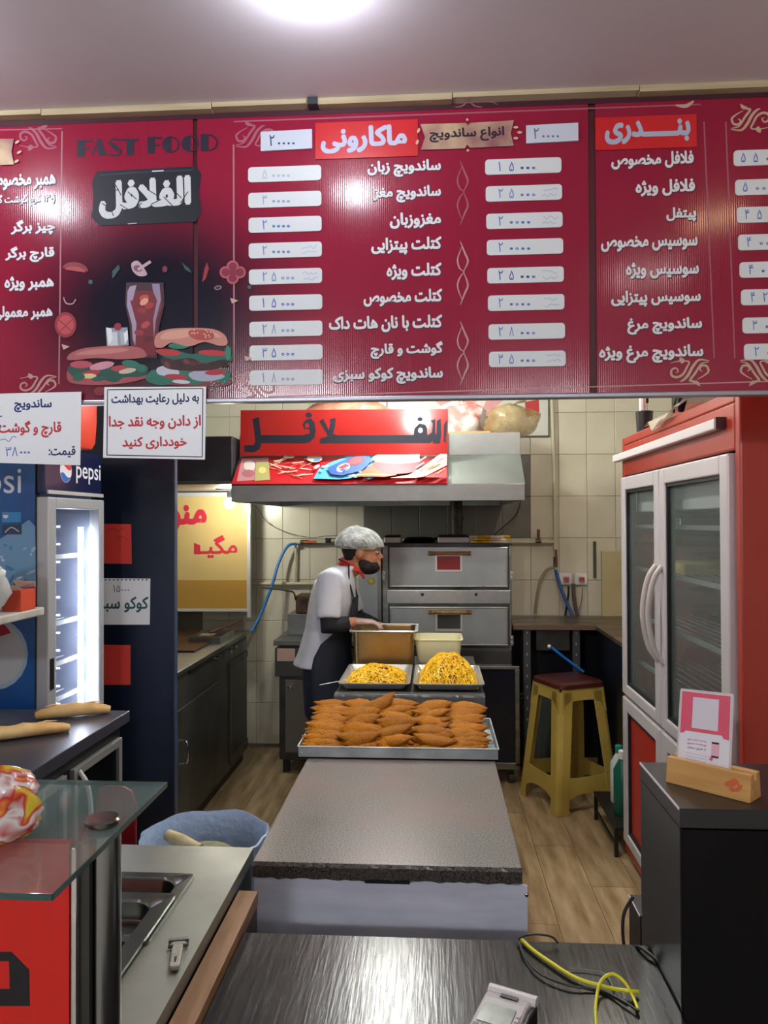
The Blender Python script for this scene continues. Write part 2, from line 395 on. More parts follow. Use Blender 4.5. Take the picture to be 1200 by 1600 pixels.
# ------------------------------------------------------------------ menu board
YM = 1.90
def boardmat():
    m = mat('board_print', '#8c1a36', .32); nt = m.node_tree; N = nt.nodes; L = nt.links; b = N['Principled BSDF']
    tc = N.new('ShaderNodeTexCoord'); sp = N.new('ShaderNodeSeparateXYZ'); L.new(tc.outputs['Object'], sp.inputs[0])
    # dark printed backdrop behind the food picture (board-local coordinates)
    mp = N.new('ShaderNodeMapping'); mp.inputs['Location'].default_value = (.70, 0, -.215); mp.vector_type = 'POINT'; L.new(tc.outputs['Object'], mp.inputs[0])
    sc = N.new('ShaderNodeVectorMath'); sc.operation = 'MULTIPLY'; sc.inputs[1].default_value = (2.7, 0, 3.3); L.new(mp.outputs[0], sc.inputs[0])
    ln = N.new('ShaderNodeVectorMath'); ln.operation = 'LENGTH'; L.new(sc.outputs[0], ln.inputs[0])
    r = N.new('ShaderNodeMapRange'); r.interpolation_type = 'SMOOTHSTEP'; r.inputs[1].default_value = .35; r.inputs[2].default_value = 1.25; L.new(ln.outputs['Value'], r.inputs[0])
    mx = N.new('ShaderNodeMix'); mx.data_type = 'RGBA'; L.new(r.outputs[0], mx.inputs[0]); mx.inputs[6].default_value = lin('#0d0f22'); mx.inputs[7].default_value = lin('#8c1a36')
    L.new(mx.outputs[2], b.inputs['Base Color'])
    wv = N.new('ShaderNodeTexWave'); wv.bands_direction = 'X'; wv.inputs['Scale'].default_value = 60; L.new(tc.outputs['Object'], wv.inputs[0])
    bp = N.new('ShaderNodeBump'); bp.inputs['Strength'].default_value = .05; bp.inputs['Distance'].default_value = .002; L.new(wv.outputs['Fac'], bp.inputs['Height']); L.new(bp.outputs[0], b.inputs['Normal'])
    b.inputs['Roughness'].default_value = .16
    return m
bm_ = boardmat()
zt, zb = 2.686, 1.962
board = thing('menu_board', 'long glossy crimson menu board with white lettering under the ceiling', 'menu board', (0, YM, zb))
xa, xb = P(305, 400, Y=YM).x, P(926, 400, Y=YM).x
for a, b in ((-1.6, xa-.006), (xa+.006, xb-.009), (xb+.009, 1.4)):
    MB().box(a, b, YM, YM+.02, zb, zt).build('panel', bm_, board)
dk = mat('dark_divider', '#4a0c1a', .5)
MB().box(xa-.006, xa+.006, YM+.006, YM+.02, zb, zt).build('divider', dk, board)
MB().box(xb-.009, xb+.009, YM+.006, YM+.02, zb, zt).build('divider', dk, board)
MB().box(-1.6, 1.4, YM-.001, YM+.02, zt-.014, zt-.001).build('top_strip', mat('maroon_strip', '#3a1020', .5), board)
MB().box(-1.6, 1.4, YM-.006, YM+.022, zb-.012, zb).build('bottom_rail', mat('rail_alu', '#9a9aa2', .35, .7), board, bevel=.003)
pr = Print((0, YM, 0), (1, 0, 0), (0, 0, 1))
W_, E_ = 'd9dadf', '3a0a1c'
gold, rose = 'b98f8a', '9a5566'
# frame lines
pr.stroke([(365, 190), (1095, 163)], 2.2, rose, smooth=False)
pr.stroke([(0, 203), (97, 201)], 2, rose, smooth=False)
pr.stroke([(97, 205), (92, 600)], 2.2, 'a5707a', smooth=False)
pr.stroke([(365, 226), (366, 600)], 2.4, 'a5707a', smooth=False)
pr.stroke([(1100, 190), (1116, 560)], 2.2, rose, smooth=False)
pr.stroke([(1134, 190), (1148, 560)], 2.2, rose, smooth=False)
pr.stroke([(420, 620), (1200, 596)], 1.8, gold, smooth=False)
pr.stroke([(0, 622), (100, 620)], 1.8, gold, smooth=False)
def scroll(cx, cy, sx, sy, m=gold, k=1.0):
    f = lambda x, y: (cx+x*sx*k, cy+y*sy*k)
    pr.stroke([f(-38, 20), f(-18, 22), f(-6, 10), f(4, -8), f(14, -18), f(20, -20)], 5.5*k, m, True)
    pr.stroke([f(38, 16), f(16, 20), f(2, 18), f(6, 8), f(14, -6), f(26, -12), f(36, -8), f(36, 2), f(28, 6), f(23, 0), f(28, -3)], 4.5*k, m, True)
    pr.stroke([f(-14, -16), f(-28, -8), f(-36, 0), f(-32, 10), f(-22, 10), f(-19, 3), f(-24, 0)], 4.5*k, m, True)
    pr.stroke([f(-18, -26), f(-8, -20), f(0, -18), f(-10, -4), f(-22, 14), f(-36, 18)], 4.5*k, m, True)
    pr.poly([f(-20, -30), f(-12, -26), f(-4, -22), f(-12, -18), f(-18, -22)], m)
    pr.poly([f(16, 14), f(22, 20), f(20, 28), f(12, 24), f(10, 18)], m)
scroll(60, 215, -.9, .9, rose, .85); scroll(398, 212, 1, 1, rose, .8); scroll(1172, 186, 1, 1, 'b9a08a', .8)
scroll(60, 602, -1, -.9, gold, .75); scroll(398, 604, 1, -1, gold, .8); scroll(1078, 580, -1, -1, 'b9a08a', .8); scroll(1186, 580, 1, -1, 'b9a08a', .8)
pr.stroke([(1055, 165), (1072, 166), (1084, 158)], 6, 'b9a08a', True)
for s_ in (-1, 1):
    pr.stroke([(730, 162), (730+s_*14, 152), (730+s_*30, 156), (730+s_*48, 164)], 2.6, rose, True)
    pr.stroke([(732, 158), (732+s_*10, 166), (732+s_*22, 168)], 2, rose, True)
for yb in (250, 375, 500):
    for s_ in (1, -1):
        y0 = yb+52-s_*50
        m = gold if yb > 300 else rose
        pr.stroke([(719, y0), (726, y0+s_*18), (731, y0+s_*32), (724, yb+50)], 3, m, True)
        pr.stroke([(722, y0+s_*8), (715, y0+s_*28), (718, y0+s_*42), (726, yb+50)], 2.4, m, True)
# food picture
pr.ell(118, 422, 20, 12, '7d2632', 8, 180, 360); pr.ell(118, 424, 16, 7, 'a33b42', 8, 180, 360)
pr.ell(103, 508, 17, 20, '8c2836'); pr.ell(103, 508, 13, 15, 'b4454c'); pr.stroke([(92, 500), (112, 517)], 2, '8c2836'); pr.stroke([(114, 499), (94, 518)], 2, '8c2836')
pr.poly([(176, 424), (186, 414), (188, 420), (180, 432), (176, 436)], '1d4a48'); pr.poly([(284, 410), (296, 420), (300, 427), (290, 422)], '1d4a48')
pr.poly([(316, 442), (320, 420), (324, 410), (327, 420), (322, 436)], '8c2836')
pr.poly([(206, 412), (216, 408), (226, 420), (230, 430), (218, 432), (208, 424)], 'b89aa5', curve=True); pr.ell(216, 420, 7, 5, '6e4a58', 20)
pr.stroke([(216, 422), (236, 409)], 5, 'b89aa5'); pr.ell(142, 441, 3.5, 3.5, '1d5a50'); pr.ell(390, 449, 3, 3, '1d5a50')
pr.stroke([(100, 465), (104, 474), (114, 475), (119, 468)], 2.2, 'a08a92'); pr.ell(258, 421, 4, 5, '6e2434'); pr.ell(341, 450, 6, 3.6, '80707c', -10); pr.ell(341, 450, 4, 2, '1a1426', -10)
for dx, dy in ((0, -9), (11, 0), (0, 9), (-11, 0)): pr.ell(364+dx, 426+dy, 9.5, 9.5, 'a8545c')
for dx, dy in ((0, -9), (11, 0), (0, 9), (-11, 0)): pr.ell(364+dx, 426+dy, 6.5, 6.5, '7b1c38')
pr.ell(364, 426, 6, 6, '7b1c38')
for px_, py_ in ((103, 542), (366, 470), (388, 560)): pr.poly([(px_-6, py_-4), (px_+7, py_), (px_-3, py_+5)], 'c59f92')
# glass of cola
gl = [(198, 442), (256, 442), (258, 475), (250, 508), (246, 560), (206, 560), (203, 508), (196, 475)]
pr.poly(gl, '3d1a26', curve=False)
pr.poly([(203, 455), (252, 455), (254, 478), (246, 505), (243, 556), (209, 556), (207, 505), (201, 478)], '6e1a26')
pr.poly([(204, 448), (214, 446), (208, 470), (204, 470), (214, 506), (212, 540), (208, 530), (207, 508), (199, 478), (200, 455)], '9b8fa5')
pr.poly([(238, 444), (250, 444), (252, 470), (244, 500), (241, 530), (240, 500), (246, 470), (240, 456)], '8d7f96')
for px_, py_, c_ in ((226, 466, 'b5483f'), (234, 478, '9b2f34'), (222, 486, '8a2630'), (228, 508, 'a8434a'), (218, 520, '8a2d3a'), (232, 530, '55121c'), (226, 472, 'd8957d')): pr.ell(px_, py_, 8, 5, c_, random.uniform(-40, 40), n=7)
# ice cubes
pr.poly([(166, 513), (200, 512), (202, 540), (168, 542)], '8d96a0'); pr.poly([(171, 520), (184, 519), (185, 540), (172, 541)], 'c3c9cf'); pr.poly([(188, 519), (198, 518), (199, 538), (190, 539)], 'a7afb8'); pr.ell(185, 511, 6, 6, '8c2434')
pr.poly([(167, 512), (175, 514), (177, 530), (170, 541)], 'dfe4e8'); pr.poly([(194, 522), (200, 516), (201, 530), (196, 538)], 'e3e8ec')
# long sandwich
pr.poly([(108, 596), (140, 602), (190, 600), (226, 592), (230, 586), (160, 582), (112, 574)], 'a04a52', curve=True)
pr.poly([(106, 576), (120, 570), (140, 576), (160, 568), (186, 576), (210, 568), (232, 574), (226, 588), (196, 590), (180, 598), (150, 590), (120, 592)], '1c4d42', curve=True)
for a in ((128, 570, 18, 6, 'b34a5a'), (160, 572, 20, 6, 'c98a9a'), (190, 576, 16, 5, 'a9404c'), (142, 584, 16, 5, 'a33040'), (200, 580, 14, 4, 'c8b8a0'), (140, 588, 12, 4, 'd0bd8c'), (205, 569, 14, 6, '2c6a58'), (124, 590, 10, 6, '24584a'), (156, 592, 12, 4, '24584a'), (222, 576, 8, 6, '2c6a58')): pr.ell(*a[:4], a[4], random.uniform(-12, 12), n=12)
pr.poly([(106, 562), (112, 552), (136, 544), (180, 541), (216, 543), (229, 552), (226, 559), (190, 562), (150, 560), (120, 563)], 'a35a5c', curve=True)
pr.poly([(118, 554), (150, 546), (200, 545), (190, 551), (140, 555)], 'bb7872', curve=True)
# burger
pr.poly([(244, 600), (350, 604), (356, 590), (300, 580), (244, 590)], '7a3a3c', curve=True)
pr.poly([(228, 592), (240, 578), (262, 586), (286, 576), (310, 586), (340, 574), (360, 582), (354, 600), (330, 594), (306, 602), (284, 594), (260, 602), (240, 600)], '2a6a5a', curve=True)
pr.poly([(246, 576), (262, 572), (280, 580), (276, 588), (250, 586)], 'b9bcc8', curve=True); pr.poly([(296, 584), (320, 578), (352, 588), (330, 596), (304, 594)], '9fa6b8', curve=True)
pr.ell(276, 589, 18, 4, 'a82d38', 4); pr.ell(338, 582, 17, 4.5, 'a82d38', -4); pr.ell(284, 597, 14, 3, 'c5c5cc', 4)
pr.poly([(256, 558), (300, 554), (350, 558), (352, 572), (320, 580), (270, 578), (254, 570)], '3a1a1e', curve=True)
for i in range(10): pr.ell(262+i*10, 564+random.uniform(-5, 7), 6, 4, random.choice(['522428', '2c1216', '64343a']), random.uniform(0, 90), n=7)
pr.poly([(248, 552), (270, 546), (300, 554), (330, 548), (360, 556), (362, 566), (350, 562), (320, 568), (300, 560), (270, 562)], '1f5f50', curve=True)
pr.ell(264, 551, 20, 5, 'b12f36', 6); pr.ell(334, 552, 24, 4.5, 'b12f36', 3); pr.ell(280, 541, 16, 5, '2a7060', 0)
pr.poly([(243, 541), (245, 524), (264, 515), (300, 513), (334, 515), (352, 524), (356, 538), (344, 541), (320, 535), (296, 542), (270, 536), (254, 544)], 'bd7f74', curve=True)
pr.poly([(252, 530), (262, 519), (300, 515), (330, 518), (346, 528), (310, 524), (280, 530)], 'd09a86', curve=True)
pr.poly([(300, 516), (330, 518), (334, 530), (310, 532), (296, 524)], 'a84844', curve=True)
for i in range(14): pr.ell(random.uniform(300, 334), random.uniform(516, 528), 1.4, .9, 'e0c8a8', random.uniform(0, 90), n=6)
for i in range(26): pr.ell(random.uniform(330, 362), random.uniform(596, 612), .9, .9, 'a8aab8', n=5)
pr.ell(158, 612, 10, 7, '7b2230')
pr.poly([(355, 540), (362, 545), (362, 560), (356, 566), (352, 552)], '2f7a62')
art = pr.done('printed_artwork', board)
# header letters, shop badge
pr.lay = 30
def broad(x, y, w, h, ch, m='17172c'):
    R = lambda a, b, c, d: pr.poly([(x+a*w, y+b*h), (x+c*w, y+b*h), (x+c*w, y+d*h), (x+a*w, y+d*h)], m)
    if ch == 'F': R(0, 0, .5, 1); R(.5, 0, 1, .12); R(.5, .45, .85, .56)
    if ch == 'T': R(.3, 0, .72, 1); R(0, 0, 1, .12)
    if ch == 'A': pr.poly([(x+.42*w, y), (x+.6*w, y), (x+w, y+h), (x+.5*w, y+h)], m); pr.poly([(x+.42*w, y), (x+.5*w, y+.1*h), (x+.1*w, y+h), (x, y+h)], m); R(.2, .68, .6, .76)
    if ch == 'S': pr.stroke([(x+w*.9, y+h*.12), (x+.5*w, y+.02*h), (x+.12*w, y+.2*h), (x+.3*w, y+.42*h)], h*.1, m); pr.stroke([(x+.2*w, y+.25*h), (x+.5*w, y+.5*h), (x+.78*w, y+.75*h)], h*.3, m, True); pr.stroke([(x+.85*w, y+.6*h), (x+.8*w, y+.9*h), (x+.4*w, y+h), (x+.05*w, y+.88*h)], h*.1, m)
    if ch in 'OD':
        if ch == 'D': R(0, 0, .42, 1)
        else: pr.ell(x+.5*w, y+.5*h, .5*w, .5*h, m, 0, 90, 270)
        n = 16; a = []; b = []
        for i in range(n+1):
            t = math.radians(-90+180*i/n); a.append((x+.42*w+.58*w*math.cos(t), y+.5*h+.5*h*math.sin(t))); b.append((x+.42*w+.48*w*math.cos(t), y+.5*h+.42*h*math.sin(t)))
        for i in range(n): pr.poly([a[i], a[i+1], b[i+1], b[i]], m); pr.lay -= 1
        pr.lay += 1
for ch, x, y in (('F', 121, 219), ('A', 143, 217), ('S', 168, 217), ('T', 190, 217)): broad(x, y, 24 if ch != 'T' else 27, 26, ch)
for ch, x, y in (('F', 231, 214), ('O', 254, 213), ('O', 284, 212), ('D', 314, 210)): broad(x, y, 22 if ch == 'F' else 27, 26, ch)
pr.poly([(152, 268), (212, 265), (306, 260), (315, 272), (311, 300), (315, 332), (306, 347), (156, 353), (143, 340), (147, 310), (144, 284)], '0c0f1c')
pr.stroke([(156, 274), (210, 270), (302, 266)], 1.2, '39405a', smooth=False); pr.stroke([(238, 268), (256, 267)], 2, 'c8ccd8', smooth=False); pr.stroke([(200, 350), (214, 349)], 1.5, 'a8acb8', smooth=False)
pr.text('الفلافل', 155, 279, 299, 338, 'c9cdce', .055, tilt=.04)
for a in ((175, 300, 186, 296), (188, 320, 204, 330), (200, 300, 214, 312), (216, 318, 226, 334), (230, 296, 246, 306), (236, 320, 252, 312), (256, 308, 272, 324), (270, 296, 284, 310), (282, 318, 294, 300), (174, 328, 178, 338), (208, 326, 222, 318), (160, 318, 172, 326), (180, 288, 190, 306)):
    pr.stroke([(a[0], a[1]), (a[2], a[3])], 1.4, '0c0f1c', smooth=False)
logo = pr.done('lettering', board); logo['label'] = 'dark header letters and black badge with cracked white letters'
# red title patches
def patch(a, label, name='title_patch', tk=.0012, m=None, skew=0):
    x0, y0, x1, y1 = a; q0 = P((x0+x1)/2, y0, Y=YM); q1 = P((x0+x1)/2, y1, Y=YM); xl = P(x0, (y0+y1)/2, Y=YM).x; xr = P(x1, (y0+y1)/2, Y=YM).x
    o = MB(); k = math.tan(math.radians(skew)); 
    o.prism([(xl, q1.z), (xr, q1.z+k*(xr-xl)), (xr, q0.z+k*(xr-xl)), (xl, q0.z)], 'y', YM-.0095-tk, YM-.0095).build(name, m, board) if False else None
    o = MB().prism([(xl, q1.z), (xr, q1.z+k*(xr-xl)), (xr, q0.z+k*(xr-xl)), (xl, q0.z)], 'y', YM-tk, YM+.0002).build(name, m, board); o['label'] = label
    return o
redp = mat('red_vinyl', '#c21d22', .35)
patch((493, 190, 653, 247), 'bright red pasted title strip', m=redp, tk=.003); patch((930, 182, 1088, 233), 'bright red pasted title strip', m=redp, tk=.003)
scr = mat('white_scrap', '#c3c9d6', .4)
patch((408, 206, 488, 236), 'white paper price strip', 'price_paper', .005, scr, 1); patch((822, 196, 903, 224), 'white paper price strip', 'price_paper', .005, scr, 1)
pr = Print((0, YM-.0035, 0), (1, 0, 0), (0, 0, 1)); pr.lay = 1
pr.text('ماکارونی', 501, 196, 636, 238, 'b9bdd6', .05)
pr.text('بنـــــدری', 945, 187, 1079, 224, 'a9aec6', .05)
pr.poly([(657, 194), (728, 192), (731, 196), (735, 192), (803, 188), (798, 208), (803, 228), (735, 231), (730, 226), (726, 232), (658, 234), (664, 214)], mat('ribbon_print', '#c9b08a', .35, c2='#8c5a5e', ns=9))
pr.text('انواع ساندویچ', 671, 199, 788, 221, '1c1420', .035)
for a in ((654, 204), (652, 222)): pr.ell(a[0], a[1], 2.2, 4, 'c9a58a', 20)
for a in ((806, 199), (812, 207), (806, 216)): pr.ell(a[0], a[1], 4, 2, 'c9a58a', 0)
pr.ell(730, 187, 2, 2, 'c9a58a'); pr.ell(731, 235, 2, 2, 'c9a58a')
pr.text('۲۰۰۰۰', 418, 212, 462, 230, '2c3c66', -.005) if False else None
pr.poly([(0, 217), (22, 217), (18, 237), (22, 257), (0, 258)], mat('ribbon_print', '#c9b08a'))
for a in ((27, 222), (30, 238), (26, 252)): pr.ell(a[0], a[1], 4, 2, 'c9a58a', -30)
pr.done('title_lettering', board)
# dish names, each line a part
def line(s, x0, y0, x1, y1, bold=.043, edge=E_, m=W_):
    p = Print((0, YM, 0), (1, 0, 0), (0, 0, 1)); p.lay = 4; p.text(s, x0, y0, x1, y1, m, bold, edge=edge); return p.done('lettering', board)
for s, x0, x1, yc, h in (('ساندویچ زبان', 574, 689, 263, 26), ('ساندویچ مغز', 583, 689, 303, 26), ('مغزوزبان', 609, 689, 344, 25), ('کتلت پیتزایی', 580, 690, 384, 27), ('کتلت ویژه', 604, 690, 424, 26), ('کتلت مخصوص', 568, 691, 465, 26), ('کتلت با نان هات داک', 514, 691, 506, 26), ('گوشت و قارچ', 579, 692, 547, 26), ('ساندویچ کوکو سبزی', 521, 692, 587, 26),
        ('فلافل مخصوص', 955, 1084, 250, 26), ('فلافل ویژه', 993, 1086, 293, 26), ('پیتفل', 1041, 1088, 335, 23), ('سوسیس مخصوص', 939, 1090, 380, 24), ('سوسیس ویژه', 978, 1092, 422, 26), ('سوسیس پیتزایی', 955, 1095, 466, 26), ('ساندویچ مرغ', 980, 1097, 509, 26), ('ساندویچ مرغ ویژه', 936, 1099, 553, 28),
        ('چیز برگر', 17, 86, 355, 24), ('قارچ برگر', 8, 85, 397, 25), ('همبر ویژه', 7, 84, 443, 23), ('همبر معمولی', -10, 82, 489, 23), ('همبر مخصوص', -18, 87, 284, 25)):
    line(s, x0, yc-h/2, x1, yc+h/2)
line('(۱۳۰ گرم گوشت گ', -8, 303, 86, 322, .03)
# price fields
def price(x0, yc, x1, s, dx0, dx1, hh=12, dark='3c5aa0', tail=None, dh=15):
    xl = P(x0, yc, Y=YM).x; xr = P(x1, yc, Y=YM).x; z = P((x0+x1)/2, yc, Y=YM).z; h = hh/1200*YM; r = .008
    pts = []
    for cx, cz, a in ((xr-r, z+h-r, 0), (xl+r, z+h-r, 90), (xl+r, z-h+r, 180), (xr-r, z-h+r, 270)):
        for k in range(4): t = math.radians(a+k*30); pts.append((cx+r*math.cos(t), cz+r*math.sin(t)))
    o = MB().prism(pts, 'y', YM-.0022, YM+.0002).build('price_field', mat('price_white', '#d3d8da', .4), board)
    p = Print((0, YM-.0023, 0), (1, 0, 0), (0, 0, 1)); n = len(s)
    wd = dx1-dx0; x = dx0
    for ch in s:
        if ch == '۰': p.ell(x+3.2, yc+2.5, 2.6, 2.2, dark, n=9); p.ell(x+3.2, yc+2.5, 1.0, .8, mat('price_white', ''), n=7) if hash(x*7) % 2 else None; x += wd/n*.8
        else: p.text(ch, x, yc-dh/2, x+(7 if ch != '۱' else 3), yc+dh/2, dark, .005); x += wd/n*1.5
    if tail:
        random.seed(int(yc)); 
        for k in range(2): 
            xx = x1-30+random.uniform(-4, 2); yy = yc-5+k*8; p.stroke([(xx+j*4.5, yy+random.uniform(-3, 3)) for j in range(6)], 1.0, 'a3b0cc')
    p.done('handwriting', board)
for yc, s, dk_, tl in ((272, '۵۰۰۰۰', 'a9b4c4', 0), (312, '۳۰۰۰۰', '8c9ab8', 0), (351, '۲۰۰۰۰', '4a78c0', 0), (391, '۲۰۰۰۰', '6c80b0', 1), (432, '۲۵۰۰۰', '7286b4', 1), (473, '۱۵۰۰۰', '3c5cae', 0), (514, '۲۸۰۰۰', '6c80b0', 0), (551, '۳۵۰۰۰', '3c62b0', 0), (590, '۱۸۰۰۰', '8494b4', 0)):
    price(388+(yc-272)*.008, yc, 502+(yc-272)*.008, s, 410, 458, dark=dk_, tail=tl)
for yc, s, dk_, tl in ((260, '۱۵۰۰۰', '3c4c90', 0), (302, '۲۵۰۰۰', '5c74b4', 1), (345, '۲۰۰۰۰', '4c6cb0', 1), (386, '۲۰۰۰۰', '4c6cb0', 0), (430, '۲۵۰۰۰', '2c4498', 1), (473, '۲۰۰۰۰', '5474b4', 1), (518, '۲۸۰۰۰', '5474b4', 0), (561, '۳۵۰۰۰', '5070b4', 1)):
    price(758+(yc-260)*.02, yc, 877+(yc-260)*.022, s, 779, 835, dark=dk_, tail=tl)
for i, (yc, s) in enumerate(((246, '۵۵۰۰۰'), (292, '۵۰۰۰۰'), (335, '۴۵۰۰۰'), (378, '۴۰۰۰۰'), (421, '۴۰۰۰۰'), (464, '۴۲۰۰۰'), (508, '۳۰۰۰۰'), (549, '۲۰۰۰۰'))):
    price(1146+i*2.3, yc, 1262+i*2.3, s, 1158+i*3, 1222+i*3, dark='4664b4')
p = Print((0, YM-.0052, 0), (1, 0, 0), (0, 0, 1))
for x, y, w_, c_ in ((421, 221, 44, '2c3c66'), (834, 210, 44, '5c6888')):
    p.text('۲', x, y-10, x+8, y+7, c_, .01)
    for j in range(4): p.ell(x+15+j*7.5, y+3, 2, 1.8, c_, n=8)
p.done('handwriting', board)
random.seed(11)
# ------------------------------------------------------------------ laminated notices hanging from the board
def notice(cs, Y, label, draw, name='laminated_notice', tk=.0015):
    pts = [P(x, y, Y=Y) for x, y in cs]
    base = sum(pts, Vector())/4; t = thing(name, label, 'notice', (base.x, Y, min(p.z for p in pts)))
    MB().prism([(p.x, p.z) for p in pts], 'y', Y, Y+tk).build('sheet', paper, t)
    pr = Print((0, Y, 0), (1, 0, 0), (0, 0, 1)); draw(pr); pr.done('lettering', t); return t
YN = YM-.012
def d1(p):
    p.text('ساندویچ', 22, 623, 81, 644, '1f2f6a', .035); p.text('قارچ و گوشت', -2, 657, 96, 684, 'b8323c', .035); p.text('قیمت:', 76, 697, 118, 715, '1f2f5a', .03)
    p.text('۳۸', 9, 698, 28, 713, '5a78b8', .005)
    for j in range(3): p.ell(33+j*6, 707, 2.2, 1.8, '5a78b8', n=8)
    p.stroke([(0, 688), (8, 686), (14, 690), (20, 682), (26, 684)], 1.2, '5a78b8')
    p.stroke([(0, 651), (3, 650)], 2, '1f2f6a', smooth=False); p.stroke([(0, 664), (2, 668)], 2, '1f2f6a', smooth=False)
notice([(-40, 722), (125, 727), (127, 612), (-40, 616)][::-1], YN, 'white price notice hanging at the left end below the board', d1)
def d2(p):
    c = [(168, 609), (317, 607), (316, 714), (167, 711)]; c.append(c[0])
    for a, b in zip(c[:-1], c[1:]): p.stroke([a, b], 1.6, '2a303a', smooth=False)
    p.text('به دلیل رعایت بهداشت', 174, 615, 311, 633, '1c2a5c', .035); p.text('از دادن وجه نقد جدا', 170, 649, 314, 671, 'b83440', .035); p.text('خودداری کنید', 191, 682, 292, 702, 'b83440', .035)
notice([(161, 715), (320, 718), (322, 604), (163, 605)][::-1], YN, 'framed white notice with navy and red words below the burger picture', d2)
# ------------------------------------------------------------------ red display fridge (right)
FX, FY0, FY1, FZ = .915, 2.36, 3.80, 2.05
red = mat('red_enamel', '#a43422', .34, c2='#982c1c', ns=2, coat=.2)
fr = thing('display_fridge', 'tall red double door display fridge on the right', 'fridge', (FX+.35, 3.1, 0))
b = MB(); b.box(FX, FX+.72, FY0, FY0+.04, .06, FZ).box(FX, FX+.72, FY1-.04, FY1, .06, FZ).box(FX, FX+.72, FY0+.04, FY1-.04, FZ-.04, FZ).box(FX, FX+.72, FY0+.04, FY1-.04, .06, .12).box(FX+.68, FX+.72, FY0+.04, FY1-.04, .12, FZ-.04)
b.box(FX, FX+.04, FY0+.04, FY1-.04, 1.865, FZ-.04)
b.build('cabinet', red, fr, bevel=.006)
MB().box(FX+.06, FX+.66, FY0+.05, FY1-.05, 0, .06).build('plinth', blackm, fr)
MB().box(FX+.60, FX+.68, FY0+.04, FY1-.04, .12, FZ-.04).build('inner_wall', mat('fridge_liner', '#8c908e', .4), fr)
ymid = P(1037, 800, X=FX).y
doorm = mat('pale_aluminium', '#c8c4c6', .38, .2)
sealm = mat('black_seal', '#15181a', .5)
for (a, c, z0, z1, up) in ((FY0+.05, ymid-.005, .83, 1.855, 1), (ymid+.005, FY1-.05, .83, 1.855, 1), (FY0+.05, ymid-.005, .13, .815, 0), (ymid+.005, FY1-.05, .13, .815, 0)):
    w_ = .062; b = MB(); x0, x1 = FX-.02, FX+.02
    b.box(x0, x1, a, a+w_*1.1, z0, z1).box(x0, x1, c-w_*1.1, c, z0, z1).box(x0, x1, a+w_*1.1, c-w_*1.1, z1-w_, z1).box(x0, x1, a+w_*1.1, c-w_*1.1, z0, z0+w_*.8)
    d = b.build('door' if up else 'lower_door', doorm, fr, bevel=.006)
    b = MB(); g = w_*1.1; q = .012
    b.box(FX-.012, FX+.018, a+g, a+g+q, z0+.05, z1-w_).box(FX-.012, FX+.018, c-g-q, c-g, z0+.05, z1-w_).box(FX-.012, FX+.018, a+g, c-g, z1-w_-q, z1-w_).box(FX-.012, FX+.018, a+g, c-g, z0+.05, z0+.05+q)
    b.build('seal', sealm, d)
    if up: MB().box(FX, FX+.005, a+g+q, c-g-q, z0+.06, z1-w_-q).build('glass_pane', clear('fridge_glass', '#8a9894', .22, .04), d)
    else: MB().box(FX, FX+.012, a+g+q, c-g-q, z0+.06, z1-w_-q).build('door_panel', mat('red_panel', '#a82a24', .35), d)
    if up:
        hy = (c-.035) if a < ymid-.1 and a < 3 else (a+.035)
        zA, zB = 1.47, 1.09
        pts = crv([(FX-.02, hy, zA), (FX-.055, hy, zA-.06), (FX-.075, hy, (zA+zB)/2), (FX-.055, hy, zB+.06), (FX-.02, hy, zB)], 5)
        b = MB().tube(pts, .011, 10); b.build('handle', mat('grey_handle', '#b9b2ae', .35), d, smooth=True)
for z in (.98, 1.2, 1.42, 1.62):
    b = MB(); 
    for k in range(14): b.box(FX+.06+k*.04, FX+.064+k*.04, FY0+.05, FY1-.05, z, z+.004)
    b.box(FX+.05, FX+.06, FY0+.05, FY1-.05, z-.006, z+.012).box(FX+.59, FX+.6, FY0+.05, FY1-.05, z-.004, z+.008)
    b.build('wire_shelf', mat('shelf_wire', '#b8bcb8', .3, .6), fr)
MB().box(FX+.05, FX+.6, FY0+.05, FY1-.05, 1.69, 1.79).build('light_box', mat('inner_lamp', '#c8d0d0', .4), fr, bevel=.005)
# strip on fridge front
q0 = P(959, 716, X=FX-.03); q1 = P(1116, 664, X=FX-.03)
t = thing('strip_lamp', 'white strip lamp fixed along the top of the red fridge', 'lamp', (FX-.02, (q0.y+q1.y)/2, 1.93))
b = MB(); zz = (q0.z+q1.z)/2; b.box(FX-.03, FX-.001, q1.y, q0.y+.03, zz-.016, zz+.018); b.build('strip_cover', mat('strip_white', '#dcd6d6', .35), t, bevel=.004)
MB().box(FX-.031, FX-.001, q1.y-.016, q1.y, zz-.018, zz+.02).build('end_cap', mat('grey_cap', '#55555a', .4), t)
